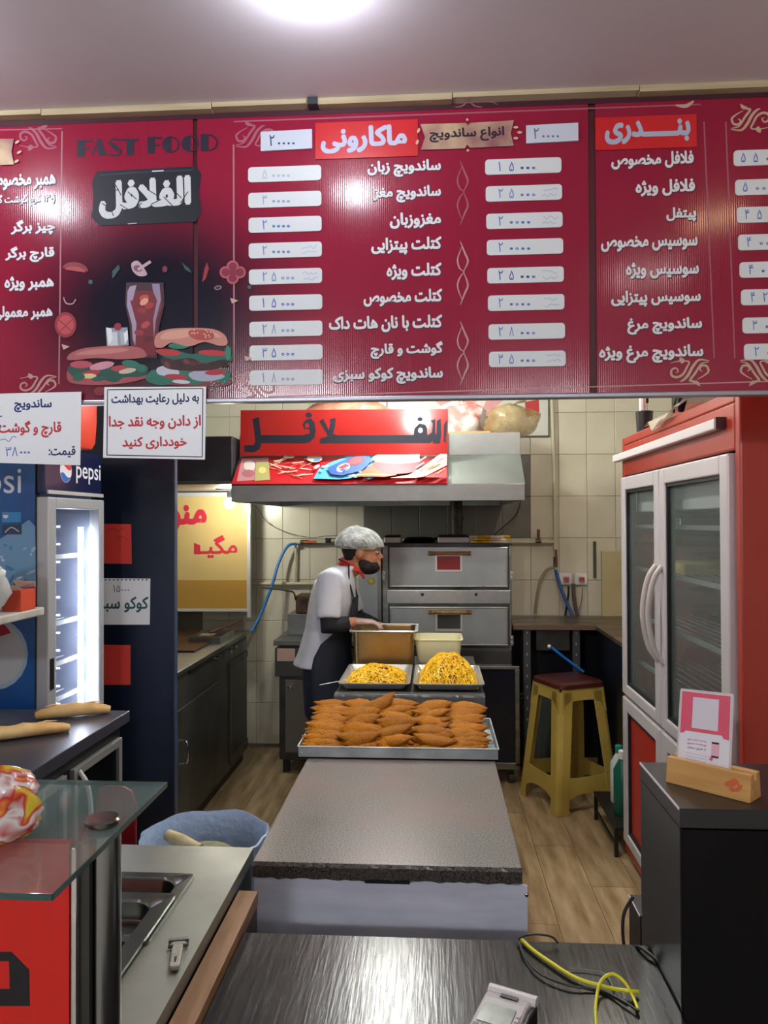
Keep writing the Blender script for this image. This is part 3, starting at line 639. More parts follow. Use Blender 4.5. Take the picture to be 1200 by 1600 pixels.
# inside the fridge
def bag(name, c, rx, ry, rz, m, label, cat='bag', seed=1, kn=True, parent=None, dz=0):
    rnd = random.Random(seed); b = MB(); n, m_ = 20, 12; rs = []
    ph = [rnd.uniform(0, 6.28) for _ in range(8)]
    for i in range(m_+1):
        a = math.pi*(.02+.96*i/m_); z = -math.cos(a)
        ring = []
        for j in range(n):
            t_ = 6.28318*j/n; k = 1+.10*math.sin(3*t_+ph[0]+z*3)+.07*math.sin(5*t_+ph[1]-z*4)+.06*math.sin(9*t_+ph[2]+z*7)
            s_ = math.sin(a)**.6*k
            if z > .6: s_ *= (1-(z-.6)*1.1)
            ring.append((c[0]+rx*s_*math.cos(t_), c[1]+ry*s_*math.sin(t_), c[2]+rz*(z+1)/1.0*(1+.05*math.sin(2*t_+ph[3]))))
        rs.append(ring)
    b.rings(rs, True)
    if kn: b.tube([(c[0], c[1], c[2]+rz*1.95), (c[0]+rx*.2, c[1], c[2]+rz*2.15), (c[0]+rx*.5, c[1]-ry*.1, c[2]+rz*2.3)], [rx*.08, rx*.12, rx*.3], 8, flat=.4)
    o = b.build(name, m, parent, smooth=True)
    if not parent: tag(o, label, cat)
    return o
bag('plastic_bag', (FX+.2, 2.66, 1.425), .11, .1, .085, mat('clear_bag', '#c8d8d0', .2, alpha=.55, bump=.6, bs=25), 'clear plastic bag standing on the fridge shelf behind right door', seed=3)
bag('food_bag', (FX+.2, 2.64, .985), .12, .12, .1, mat('brown_food_bag', '#a8623a', .3, c2='#c08a60', ns=14, bump=.4), 'bag of reddish brown food on lower fridge shelf behind right door', seed=4)
b = MB(); b.box(FX+.1, FX+.5, 3.25, 3.65, 1.626, 1.66); o = b.build('baking_tray', steel_lt, None, bevel=.004); tag(o, 'flat metal tray on top shelf behind left fridge door', 'tray')
b = MB(); b.box(FX+.1, FX+.5, 3.2, 3.65, 1.426, 1.47); o = b.build('food_box', mat('yellow_box', '#a89a3c', .5), None, bevel=.004); tag(o, 'low yellowish box on the second shelf behind left fridge door', 'box')
# on top of the fridge
cx, cy = P(980, 690, Z=FZ).x, 3.6
cup = P(985, 682, Y=3.62)
t = thing('utensil_cup', 'black cup holding knives on the far corner of the red fridge', 'cup', (FX+.07, 3.66, FZ))
MB().lathe([(.034, 0), (.04, .11), (.036, .11), (.03, .01)], (FX+.07, 3.66, FZ), 18, caps=False).build('cup', blackm, t, smooth=True)
t2 = t
for i, (dx, dy, h, mm) in enumerate(((.0, 0, .17, steel_lt), (.015, .01, .19, steel_lt), (-.014, -.01, .15, white))):
    k = thing('kitchen_knife', ['white handled knife leaning in the black cup on the fridge', 'taller black handled knife in the cup on the fridge', 'short pale spatula in the cup on the fridge'][i], 'knife', (FX+.07+dx, 3.66+dy, FZ+.02))
    b = MB(); b.box(FX+.068+dx, FX+.07+dx, 3.65+dy, 3.675+dy, FZ+.02, FZ+h-.04); b.build('blade', mm, k)
    MB().box(FX+.06+dx, FX+.076+dx, 3.648+dy, 3.672+dy, FZ+h-.04, FZ+h+.04).build('handle', [white, blackm, white][i], k, bevel=.004)
MB().box(FX+.1, FX+.13, 3.5, 3.6, FZ, FZ+.001)
b = MB().lathe([(.17, 0), (.2, .02), (.2, .05), (.17, .065), (0.02, .07)], (FX+.27, 3.2, FZ), 28); o = b.build('round_lid', mat('salmon_plastic', '#c8584a', .4), None, smooth=True); tag(o, 'large round salmon red lid lying on top of the fridge', 'lid')
b = MB(); A = P(1052, 655, X=FX+.05); 
t = thing('folded_umbrella', 'dark navy folded umbrella lying across the fridge top', 'umbrella', (FX+.1, 2.95, FZ))
MB().tube([(FX+.03, 3.0, FZ+.02), (FX+.02, 2.93, FZ+.11), (FX+.03, 2.82, FZ+.24)], [.012, .026, .03], 10).build('canopy', mat('navy_cloth', '#141a3c', .7), t, smooth=True)
MB().tube(crv([(FX+.0, 2.99, FZ+.012), (FX-.0, 2.96, FZ+.06), (FX+.03, 2.9, FZ+.13)], 5), .004, 6).build('strap', blackm, t, smooth=True)
b = MB(); rr = random.Random(5); n = 14; rs = []
for i in range(n+1):
    f = i/n; yy = 3.28-f*.72; zt_ = FZ+.012+.16*f**1.6+.01*math.sin(i*1.7); 
    xx0 = FX-.034+.02*f; rs.append([(xx0, yy, FZ-.05*(1-f)*(1 if i > 1 else .2)+.002+.08*f+.008*math.sin(i*2.1)), (FX+.05, yy, zt_+.02*math.sin(i*1.3)), (FX+.2, yy-.03, zt_+.05*f+.015*math.cos(i*2)), (FX+.35, yy-.03, FZ+.02+.1*f)])
vs = [p_ for r in rs for p_ in r]; fs = [(i*4+j, i*4+j+1, i*4+j+5, i*4+j+4) for i in range(n) for j in range(3)]
b.add(vs, fs); o = b.build('plastic_sheet', mat('creased_film', '#cfc8b4', .25, alpha=.5, bump=.7, bs=30), None, smooth=True, solid=.001); tag(o, 'crumpled clear plastic sheet draped over the fridge top edge', 'plastic sheet')
# ------------------------------------------------------------------ black desk block (right front)
PX, PY0, PY1, PZ = P(1055, 1255, Z=1.15).x, 1.372, 1.625, 1.15
deskm = mat('black_laminate', '#15171a', .28, c2='#1a1d20', ns=3, coat=.1)
t = thing('reception_pedestal', 'tall black pedestal with flat top at the right front', 'pedestal', (PX+.3, 1.5, 0))
MB().box(PX, PX+.7, PY0, PY1, 0, PZ-.035).build('body', mat('charcoal_side', '#24282a', .3), t)
MB().box(PX, PX+.7, PY0-.002, PY1+.002, PZ-.033, PZ).build('top_board', deskm, t)
MB().box(PX+.002, PX+.7, PY0-.006, PY0, .0, PZ-.035).build('front_panel', blackg, t)
MB().box(PX-.002, PX, PY0, PY1, PZ-.003, PZ+.001).build('edge_strip', mat('pale_edge', '#c8c8d2', .3), t)
q = P(983, 1400, Y=1.72)
t = thing('small_black_cabinet', 'low black cabinet corner behind the pedestal', 'cabinet', (q.x+.2, 1.8, 0))
zt2 = P(985, 1398, Y=1.72).z
MB().box(q.x, q.x+.2, 1.63, 1.72, 0, zt2).build('cabinet_body', mat('dark_brown_board', '#1c1716', .4), t)
MB().box(q.x-.002, q.x, 1.63, 1.72, zt2-.002, zt2+.001).build('edge_strip', mat('pale_edge', ''), t)
# card stand
t = thing('card_stand', 'pale wooden block stand on the black pedestal', 'stand', (0, 0, 0))
B0 = P(1040, 1222, Z=PZ); B1 = P(1172, 1256, Z=PZ)
ang = math.atan2(B1.y-B0.y, B1.x-B0.x); Ld = (B1-B0).length
M = Matrix.Translation((B0.x, B0.y, PZ)) @ Matrix.Rotation(ang, 4, 'Z')
t.location = (B0.x, B0.y, PZ); t.rotation_euler = (0, 0, ang)
b = MB(); Hh = .048
b.prism([(0, 0), (.05, 0), (.044, Hh), (.030, Hh), (.028, Hh-.012), (.022, Hh-.012), (.018, Hh), (.006, Hh)], 'x', 0, Ld)
b.build('block', mat('pale_bamboo', '#c79a5c', .5, c2='#b58548', ns=10, stretch=(.6, 6, 6)), t, local=True, bevel=.0015)
def stampP(O, U, V): return Print(O, U, V)
Mr = Matrix.Rotation(ang, 3, 'Z')
U = Mr @ Vector((1, 0, 0)); V = Mr @ Vector((0, .006, Hh)).normalized()
pr = Print(Vector((B0.x, B0.y, PZ)), U, V)
def uvp(pr, fn):
    fn(pr)
pr.lay = 1
stc = 'c4603c'
for k, (cx, cy, rx, ry, an) in enumerate(((.78, .55, .012, .006, 20), (.83, .66, .008, .005, -30), (.87, .45, .009, .004, 50), (.80, .35, .006, .004, 0), (.74, .5, .005, .003, 60))):
    pts = [(cx*Ld+rx*math.cos(a)*math.cos(math.radians(an))-ry*math.sin(a)*math.sin(math.radians(an)), cy*Hh+rx*math.cos(a)*math.sin(math.radians(an))+ry*math.sin(a)*math.cos(math.radians(an))) for a in [6.283*i/12 for i in range(12)]]
    pr.poly(pts, stc, uv=True)
o = pr.done('printed_mark'); o.parent = t; o.matrix_parent_inverse = (Matrix.Translation((B0.x, B0.y, PZ)) @ Matrix.Rotation(ang, 4, 'Z')).inverted()
# card
CW, CH = .098, .135
tilt = math.radians(14)
cb = Matrix.Translation((B0.x, B0.y, PZ)) @ Matrix.Rotation(ang, 4, 'Z') @ Matrix.Translation((.012, .025, Hh-.011)) @ Matrix.Rotation(math.radians(-3), 4, 'Y') @ Matrix.Rotation(-tilt, 4, 'X')
t = thing('payment_card', 'pink and white printed card standing in the wooden block', 'card', (0, 0, 0)); t.matrix_world = cb
def rr_pts(x0, z0, x1, z1, r, n=4):
    o = []
    for cx, cz, a in ((x1-r, z1-r, 0), (x0+r, z1-r, 90), (x0+r, z0+r, 180), (x1-r, z0+r, 270)):
        for k in range(n): an = math.radians(a+k*90/(n-1)); o.append((cx+r*math.cos(an), cz+r*math.sin(an)))
    return o
MB().prism(rr_pts(-.003, 0, CW+.003, CH+.003, .004), 'y', .0005, .0025).build('acrylic_sleeve', mat('acrylic', '#d8d4d2', .15, alpha=.75), t, local=True)
MB().box(.001, CW-.001, -.0004, .0006, .001, CH-.001).build('card_sheet', mat('card_white', '#dcdae0', .4), t, local=True)
O = cb @ Vector((0, -.0004, 0)); U = (cb.to_3x3() @ Vector((1, 0, 0))); V = (cb.to_3x3() @ Vector((0, 0, 1)))
pr = Print(O, U, V, step=.00012); g = lambda x, y: (x*CW, y*CH)
pr.poly([g(.02, .40), g(.1, .41), g(.13, .44), g(.84, .44), g(.88, .40), g(.98, .39), g(.98, .985), g(.02, .985)], 'd4566e', uv=True)
pr.poly([g(.25, .49), g(.76, .49), g(.76, .92), g(.25, .92)], 'd2cdd6', uv=True)
def cardtext(s, x0, y0, x1, y1, m, bold):
    vs, fs = textmesh(s, bold); pr.mb.add([pr.at((x0+(x1-x0)*v[0])*CW, (y0+(y1-y0)*v[1])*CH, v[2]*.8) for v in vs], fs, pr.mi(m)); pr.lay += 1
cardtext('پرداخت آسان سریع'.replace('آ', 'ا'), .18, .31, .55, .345, '6a6a80', .02); cardtext('پرداخت سریع', .18, .255, .55, .295, 'c85a72', .03); cardtext('از طریق موبایل', .18, .20, .55, .235, '6a6a80', .02)
for y_ in (.14, .10, .06): pr.stroke([g(.16, y_), g(.5+y_, y_-.01)], .0008, 'b0a4c0', uv=True, smooth=False)
pr.poly([g(.66, .13), g(.8, .13), g(.8, .34), g(.66, .34)], '22242c', uv=True); pr.poly([g(.66, .155), g(.8, .155), g(.8, .315), g(.66, .315)], 'dfa8b8', uv=True); pr.poly([g(.62, .10), g(.68, .08), g(.7, .12), g(.65, .13)], 'd4566e', uv=True)
o = pr.done('printed_artwork'); o.parent = t; o.matrix_parent_inverse = cb.inverted()
# ------------------------------------------------------------------ front black counter
t = thing('service_counter', 'black wood-grain counter top in the foreground', 'counter', (0, 1.3, 0))
cm = mat('black_woodgrain', '#101214', .2, c2='#0b0d0f', ns=9, stretch=(14, 1, 1), bump=.05, bs=12, noise_rough=.08)
cm.node_tree.nodes['Principled BSDF'].inputs['Coat Weight'].default_value = .0
MB().box(-.397, PX-.002, .75, 1.58, .775, .80).build('worktop', cm, t, bevel=.001)
MB().box(-.39, PX-.01, .78, 1.56, 0, .775).build('carcass', deskm, t)
# POS terminal
a = P(778, 1600, Z=.84)
tp = thing('card_terminal', 'grey handheld card payment terminal on the black counter', 'card terminal', (a.x-.008, a.y-.005, .80), rotz=math.radians(-24))
gr = mat('grey_terminal', '#a8a2a2', .4); 
b = MB(); b.prism([(-.10, 0), (.09, 0), (.09, .030), (.085, .044), (.06, .046), (-.10, .024)], 'x', -.039, .039); b.build('body', gr, tp, local=True, bevel=.005)
b = MB(); b.prism([(-.1, 0), (.086, 0), (.086, .038), (.05, .042), (-.1, .02)], 'x', .039, .048); b.build('side_grip', mat('terminal_black', '#17181a', .45), tp, local=True, bevel=.003)
MB().tube([(-.038, .088, .04), (.046, .088, .04)], .011, 12).build('paper_cover', mat('grey_light', '#c8c2c2', .35), tp, local=True, smooth=True)
MB().box(-.012, .018, .068, .076, .045, .0475).build('paper_slot', blackm, tp, local=True)
sl = (.046-.024)/.16
def on_top(x0, x1, y0, y1, h=.0012): 
    b = MB(); z = lambda y: .024+(y+.1)*sl
    b.add([(x0, y0, z(y0)), (x1, y0, z(y0)), (x1, y1, z(y1)), (x0, y1, z(y1)), (x0, y0, z(y0)+h), (x1, y0, z(y0)+h), (x1, y1, z(y1)+h), (x0, y1, z(y1)+h)], [(0, 3, 2, 1), (4, 5, 6, 7), (0, 1, 5, 4), (1, 2, 6, 5), (2, 3, 7, 6), (3, 0, 4, 7)]); return b
on_top(-.030, .024, .004, .045, .002).build('screen', mat('lcd_screen', '#9aa39a', .2, c2='#7f8a80', ns=30), tp, local=True)
for k in range(3): on_top(.028, .034, .012+k*.010, .018+k*.010, .002).build('side_key', gr, tp, local=True)
km = mat('dark_keys', '#3c3c44', .4)
for k in range(5): on_top(-.032+k*.013, -.024+k*.013, -.010, -.003, .003).build('key', km, tp, local=True)
for r_ in range(5):
    for k in range(3): on_top(-.03+k*.02, -.014+k*.02, -.026-r_*.014, -.017-r_*.014, .003).build('key', gr, tp, local=True)
# cables
def cable(name, label, pts, r, m):
    o = MB().tube(crv(pts, 6), r, 8).build(name, m, None, smooth=True); tag(o, label, 'cable'); return o
yel = mat('yellow_pvc', '#c9c21a', .4)
Zc = .807
Y_ = lambda x, y, dz=0: tuple(P(x, y, Z=Zc+dz))
cable('yellow_cable', 'thick yellow cable crossing the black counter and looping', [Y_(814, 1466), Y_(830, 1482), Y_(858, 1502), Y_(900, 1528), Y_(950, 1543), Y_(980, 1548, .006), Y_(997, 1550)], .0036, yel)
cable('yellow_cable', 'yellow cable loop rising over the other yellow cable', [Y_(932, 1604), Y_(931, 1570), Y_(938, 1535, .01), Y_(956, 1522, .018), Y_(976, 1535, .012), Y_(990, 1560), Y_(997, 1577)], .003, yel)
cable('black_cable', 'thin black cable running under the yellow one', [Y_(812, 1474), Y_(820, 1495), Y_(845, 1522), Y_(890, 1540), Y_(940, 1548, -.003), Y_(975, 1565), Y_(998, 1580)], .0022, blackm)
cable('black_cable', 'black cable hooking up over the back counter edge', [Y_(816, 1480), Y_(809, 1468), Y_(830, 1460, .012), Y_(860, 1463, .012), Y_(872, 1474)], .002, blackm)
cable('grey_wire', 'thin grey wire on the black counter behind the yellow cable', [Y_(888, 1514, -.003), Y_(920, 1516, -.003), Y_(948, 1524, -.003), Y_(962, 1552, -.003), Y_(980, 1566, -.003)], .0012, mat('grey_wire', '#60646a', .4))
q = P(983, 1425, Y=1.64)
cable('power_lead', 'black power lead hanging beside the small black cabinet', [(q.x+.01, 1.645, q.z+.03), (q.x-.012, 1.64, q.z-.01), (q.x-.012, 1.625, q.z-.07), (q.x-.0, 1.56, .806), (q.x+.03, 1.50, .804)], .0035, blackm)
# ------------------------------------------------------------------ steel prep counter (left front)
SX, SZ = P(390, 1335, Z=.85).x, .85
t = thing('prep_counter', 'stainless steel prep counter with recessed food wells, left front', 'counter', (-.75, 1.5, 0))
hx0, hx1, hy0, hy1 = -.86, P(300, 1372, Z=.85).x-.012, 1.22, P(250, 1370, Z=.85).y
b = MB(); y0, y1 = 1.19, P(300, 1322, Z=.85).y
b.box(hx1, SX, y0, y1, SZ-.03, SZ).box(-1.05, hx0, y0, y1, SZ-.03, SZ).box(hx0, hx1, hy1, y1, SZ-.03, SZ).box(hx0, hx1, y0, hy0, SZ-.03, SZ)
b.build('worktop', mat('counter_steel', '#a2a49c', .34, .85, c2='#8a8c84', ns=3, noise_rough=.15), t)
b = MB().box(-1.05, SX-.004, y0+.01, y0+.02, 0, SZ-.03).box(-1.05, SX-.004, y1-.02, y1-.005, 0, SZ-.03).box(SX-.016, SX-.002, y0+.02, y1-.02, 0, SZ-.03).box(-1.05, -1.04, y0+.02, y1-.02, 0, SZ-.03)
b.build('carcass', steel_dk, t)
def pan(name, label, x0, x1, y0, y1, z, d, rim, r, m, group=None, tap=.12, cat='food pan', inner=True):
    t = thing(name, label, cat, ((x0+x1)/2, (y0+y1)/2, z-d), group)
    def rr(x0, x1, y0, y1, r, z): return [(px, py, z) for px, py in rr_pts(x0, y0, x1, y1, r, 6)]
    i = rim; tp_ = d*tap
    rs = [rr(x0, x1, y0, y1, .008, z-.006), rr(x0, x1, y0, y1, .008, z), rr(x0+i, x1-i, y0+i, y1-i, r, z), rr(x0+i+.004, x1-i-.004, y0+i+.004, y1-i-.004, r, z-.004), rr(x0+i+tp_, x1-i-tp_, y0+i+tp_, y1-i-tp_, r*.9, z-d+.006), rr(x0+i+tp_+.006, x1-i-tp_-.006, y0+i+tp_+.006, y1-i-tp_-.006, r*.8, z-d)]
    b = MB(); b.rings(rs, False); n = len(rs[0]); b.add(rs[-1], [tuple(range(n))])
    b.build('pan_shell', m, t, smooth=True, solid=.0015)
    return t
px0, px1 = -.87, P(303, 1368, Z=.853).x
pan('food_pan', 'steel pan set in the prep counter, rear one with dark well', px0, px1, 1.43, P(250, 1366, Z=.853).y, .856, .1, .022, .04, mat('pan_steel', '#8f928c', .25, 1, c2='#777a74', ns=6))
pan('food_pan', 'front steel pan overlapping the rear pan in the counter', px0-.01, P(276, 1396, Z=.862).x, 1.215, P(250, 1397, Z=.862).y, .864, .045, .03, .04, mat('pan_steel', ''))
# peeler
A = P(285, 1440, Z=.856); Bq = P(272, 1515, Z=.856)
t = thing('vegetable_peeler', 'white handled vegetable peeler lying on the steel counter', 'peeler', ((A.x+Bq.x)/2, (A.y+Bq.y)/2, .851))
d = (A-Bq); L0 = d.length; d.normalize(); sd = Vector((d.y, -d.x, 0))
pts = []; 
prof = [(0, .005), (.004, .009), (.03, .0095), (.06, .010), (.075, .009)]
b = MB(); 
outl = [Bq+d*a+sd*w for a, w in prof]+[Bq+d*a-sd*w for a, w in prof[::-1]]
b.rings([[Vector((p.x, p.y, .853)) for p in outl], [Vector((p.x, p.y, .862)) for p in outl]]); b.build('handle', mat('worn_white_plastic', '#aaa89c', .45, c2='#8f8c80', ns=60), t, bevel=.003)
s0 = Bq+d*.014; b = MB(); o_ = [s0+d*a+sd*w for a, w in ((0, .0015), (0, -.0015), (.016, -.0025), (.016, .0025))]
b.rings([[Vector((p.x, p.y, .861)) for p in o_], [Vector((p.x, p.y, .8628)) for p in o_]]); b.build('hanging_hole', blackm, t)
b = MB(); c0 = Bq+d*.078
b.tube([c0-sd*.017+Vector((0, 0, 0)), c0-sd*.017+d*.012, c0-sd*.012+d*.018], .0022, 6); b.tube([c0+sd*.017, c0+sd*.017+d*.012, c0+sd*.012+d*.018], .0022, 6); b.tube([c0-sd*.018, c0+sd*.018], .003, 6)
b.build('yoke', steel_dk, t, smooth=True)
b = MB(); e = c0+d*.014; b.box(-.019, .019, -.004, .004, -.001, .002); 
for i in range(len(b.v)): v = b.v[i]; b.v[i] = e+sd*v.x+d*v.y+Vector((0, 0, v.z+.004))
b.build('blade', steel_lt, t)
# wooden strip beside
t = thing('wood_rail', 'light wooden rail between the steel counter and black counter', 'rail', ((SX-.40)/2, 1.4, 0))
wd = mat('oiled_wood', '#8c6642', .5, c2='#74512f', ns=8, stretch=(6, .7, 6))
q1 = P(405, 1392, Z=.82)
MB().box(SX+.004, -.399, .9, q1.y, .79, .82).build('rail_cap', wd, t, bevel=.001)
MB().box(SX+.006, -.401, .92, q1.y-.002, 0, .79).build('rail_panel', mat('dark_brown_panel', '#2a2220', .5), t)
# ------------------------------------------------------------------ glass topped display (left front)
GZ = 1.2
t = thing('glass_display', 'red fronted display stand with green edged glass top, left front', 'display stand', (-.8, 1.1, 0))
gA = P(85, 1397, Z=GZ); gB = P(258, 1222, Z=GZ)
gx = (gA.x+gB.x)/2
gm = mat('green_glass_edge', '#4d6e68', .05, alpha=.35, spec=.8)
b = MB(); b.box(-1.35, gx, gA.y, gB.y, GZ-.008, GZ); b.build('glass_top', clear('tinted_glass', '#7d948e', .30, .04), t, bevel=.001)
b = MB(); b.box(gx, gx+.0015, gA.y, gB.y, GZ-.008, GZ).box(-1.35, gx, gA.y-.0015, gA.y, GZ-.008, GZ).box(-1.35, gx, gB.y, gB.y+.0015, GZ-.008, GZ); b.build('glass_edge', mat('glass_edge', '#2c4a44', .15), t)
redv = mat('red_front', '#c4170e', .3)
rx = P(108, 1450, Y=1.07).x
MB().box(-1.35, rx, 1.07, 1.085, 0, GZ-.008).build('front_panel', redv, t)
pr = Print((0, 1.07, 0), (1, 0, 0), (0, 0, 1)); pr.poly([(-60, 1487), (18, 1487), (46, 1515), (47, 1572), (-60, 1572)], '0d0d12'); pr.poly([(-60, 1502), (14, 1502), (15, 1545), (-60, 1545)], redv); pr.done('printed_letter', t)
cx, cy = P(160, 1288, Z=GZ).x, P(160, 1288, Z=GZ).y
MB().box(rx, cx+.0, 1.078, 1.088, 0, GZ-.012).build('steel_panel', steel_dk, t)
MB().lathe([(.027, 0), (.027, GZ-.01)], (cx, cy, 0), 32).build('column', mat('polished_column', '#8a8e8e', .22, 1), t, smooth=True)
MB().box(rx+.004, rx+.012, 1.066, 1.078, 0, GZ-.012).build('trim_bar', chrome, t, bevel=.002)
MB().lathe([(.022, 0), (.025, .002), (.026, .008), (.023, .011), (.0, .012)][:-1], (cx, cy, GZ), 32).build('top_cap', mat('cap_metal', '#8a827c', .22, 1), t, smooth=True)
# printed bag
def filmmat():
    m = mat('printed_film', '#d8d4d0', .2, coat=.5, bump=.5, bs=24); nt = m.node_tree; N = nt.nodes; L = nt.links
    n1 = N.new('ShaderNodeTexNoise'); n1.inputs['Scale'].default_value = 24; n1.inputs['Detail'].default_value = 1; n1.inputs['Distortion'].default_value = .6
    cr = N.new('ShaderNodeValToRGB'); e = cr.color_ramp.elements; e[0].position = 0; e[0].color = lin('#5f9a2c'); e[1].position = .36; e[1].color = lin('#d8c030')
    for p_, c_ in ((.41, '#d07428'), (.455, '#b8241c'), (.53, '#dcd8d4'), (.66, '#b83028')): q = e.new(p_); q.color = lin(c_)
    L.new(N['Texture Coordinate'].outputs['Object'], n1.inputs[0]); L.new(n1.outputs[0], cr.inputs[0]); L.new(cr.outputs[0], N['Principled BSDF'].inputs['Base Color']); return m
c = P(14, 1325, Z=GZ)
tb = thing('snack_bag', 'colourful printed plastic bag lying on the glass top, left edge', 'bag', (c.x-.03, c.y+.0, GZ))
bag('bag_film', (c.x-.03, c.y+.02, GZ+.001), .062, .055, .05, filmmat(), '', seed=9, kn=False, parent=tb)
cc = Vector((c.x-.03, c.y-.025, GZ))
# ------------------------------------------------------------------ bread counter (left)
BX = P(203, 1110, Z=.95).x; BY = P(203, 1110, Z=.95).y
t = thing('bread_counter', 'dark topped refrigerated counter with loaves on the left', 'counter', (-1.6, 2.3, 0))
MB().box(XL+.01, BX, 1.2, BY, .91, .95).build('worktop', mat('dark_worktop', '#3c3a44', .28, c2='#302e38', ns=3), t, bevel=.003)
MB().box(XL+.01, BX-.03, 1.25, BY-.02, 0, .91).build('carcass', mat('dark_carcass', '#15181d', .4), t)
for (y0, y1) in ((P(183, 1200, X=BX-.025).y-.36, P(186, 1200, X=BX-.025).y), (1.98, 2.34)):
    x0, x1 = BX-.03, BX-.012; z1, z0, w_ = .862, .12, .028
    d = MB().box(x0, x1, y0, y0+w_, z0, z1).box(x0, x1, y1-w_, y1, z0, z1).box(x0, x1, y0+w_, y1-w_, z1-w_, z1).box(x0, x1, y0+w_, y1-w_, z0, z0+w_).build('door', mat('door_alu', '#8f918e', .4, .4), t, bevel=.002)
    MB().box(x0, x0+.006, y0+w_, y1-w_, z0+w_, z1-w_).build('door_pane', blackg, d)
    MB().tube(crv([(x1, y0+.03, .85), (x1+.03, y0+.03, .80), (x1+.04, y0+.03, .70), (x1+.02, y0+.03, .62)], 5), .008, 8).build('handle', mat('handle_white', '#c8c8c6', .35), d, smooth=True)
# loaves
crust = mat('bread_crust', '#c89a58', .6, c2='#e0c690', ns=7, bump=.2, bs=30)
def loaf(A, B, r, label, sag=0, name='baguette'):
    A, B = Vector(A), Vector(B); b = MB(); n = 14; pts = []; rr = []
    for i in range(n+1):
        f = i/n; p = A.lerp(B, f); k = (math.sin(math.pi*f))**.3 if 0 < f < 1 else .0
        k = max(.5, k); p.z += sag*math.sin(math.pi*f); pts.append(p); rr.append((r*k*1.15, r*k*(.8+.05*math.sin(i*2))))
    for p, q in zip(pts, rr): p.z += q[1]-r*.8
    t = thing(name, label, 'bread', (A+B)/2*1.0); t.location.z = .95
    b.tube(pts, rr, 14, up=(0, 0, 1)); b.build('loaf', crust, t, smooth=True)
    m2 = mat('bread_score', '#d9b276', .7)
    b = MB()
    for f in (.25, .5, .75):
        p = A.lerp(B, f); dd = (B-A).normalized(); top = p.z+sag*math.sin(math.pi*f)+r*.8*.86
        b.tube([p+dd*(-.03)+Vector((0, -.006, top-p.z-.002)), p+Vector((0, 0, top-p.z+.002)), p+dd*.03+Vector((0, .006, top-p.z-.002))], [.002, .006, .002], 6, flat=.4)
    b.build('score_cuts', m2, t, smooth=True)
    return t
a = P(56, 1122, Z=.955); b_ = P(172, 1112, Z=.955)
loaf((a.x, a.y, .975), (b_.x, b_.y, .975), .030, 'golden baguette lying behind, by the glass cooler')
a = P(-40, 1160, Z=.955); b_ = P(108, 1140, Z=.955)
loaf((a.x, a.y, .973), (b_.x, b_.y, .973), .027, 'golden baguette lying in front, cut off by the left edge')
# ------------------------------------------------------------------ drinks cooler
KX, KY0, KY1, KZ = -1.545, 2.89, 3.41, 1.95
t = ck = thing('drinks_cooler', 'tall blue drinks cooler with lit glass door', 'cooler', (KX-.3, 3.2, 0))
blue = mat('blue_decal', '#173e7e', .3, c2='#1d5a9c', ns=3, coat=.2)
b = MB(); b.box(KX-.6, KX, KY0, KY0+.03, 0, KZ).box(KX-.6, KX, KY1-.03, KY1, 0, KZ).box(KX-.6, KX-.57, KY0+.03, KY1-.03, 0, KZ).box(KX-.57, KX, KY0+.03, KY1-.03, 1.78, KZ).box(KX-.57, KX, KY0+.03, KY1-.03, 0, .15)
b.build('cabinet', mat('cooler_body', '#2a2c30', .35), t)
MB().box(KX-.6, KX-.002, KY0-.003, KY0, .05, KZ-.02).build('side_decal', blue, t)
hb = MB().box(KX, KX+.035, KY0, KY1, 1.765, 1.955).build('header', mat('header_blue', '#0e1840', .25, coat=.3), t, bevel=.008)
MB().box(KX+.035, KX+.042, KY0+.02, KY1, 1.765, 1.78).build('header_trim', alum, t)
y0, y1, w_ = KY0+.005, KY1-.01, .045
zt_, z0 = 1.752, .16
dr = MB().box(KX, KX+.05, y0, y0+w_*1.4, z0, zt_).box(KX, KX+.05, y1-w_, y1, z0, zt_).box(KX, KX+.05, y0+w_*1.4, y1-w_, zt_-w_, zt_).box(KX, KX+.05, y0+w_*1.4, y1-w_, z0, z0+w_).build('door', mat('door_frame_grey', '#b4b8bc', .35, .3), t, bevel=.005)
MB().box(KX+.02, KX+.026, y0+w_*1.4, y1-w_, z0+w_, zt_-w_).build('glass_pane', clear('cooler_glass', '#8c98ac', .07, .03), dr)
MB().box(KX+.05, KX+.056, y0+.012, y0+.034, 1.0, 1.12).build('handle', blackm, dr)
MB().box(KX-.568, KX-.002, KY0+.031, KY0+.034, .15, 1.78).build('liner', mat('cooler_liner', '#848ca0', .3, .3), t)
MB().box(KX-.568, KX-.002, KY1-.034, KY1-.031, .15, 1.78).build('liner', mat('cooler_liner', ''), t)
MB().box(KX-.569, KX-.56, KY0+.034, KY1-.034, .15, 1.78).build('liner', mat('cooler_liner', ''), t)
ls = MB().box(KX-.03, KX-.012, y1-w_-.045, y1-w_-.03, .3, 1.63).build('led_strip', mat('led_glow', '#e8eeff', .4, emit=32), t)
refl_dots = MB()
for k in range(17):
    for j in range(3):
        refl_dots.box(KX-.40+j*.12, KX-.385+j*.12, KY1-.037, KY1-.034, .35+k*.08, .357+k*.08)
refl_dots.build('reflection_dots', mat('reflection_dot_glow', '#eef2ff', .4, emit=5), t)  # glowing dots stand in for reflections of the LED strip
for z in (.62, .9, 1.05, 1.22, 1.5):
    b = MB()
    for k in range(9): b.box(KX-.55+k*.06, KX-.545+k*.06, KY0+.035, KY1-.035, z, z+.005)
    b.box(KX-.05, KX-.04, KY0+.035, KY1-.035, z-.003, z+.016); b.build('wire_shelf', mat('shelf_wire', ''), t)
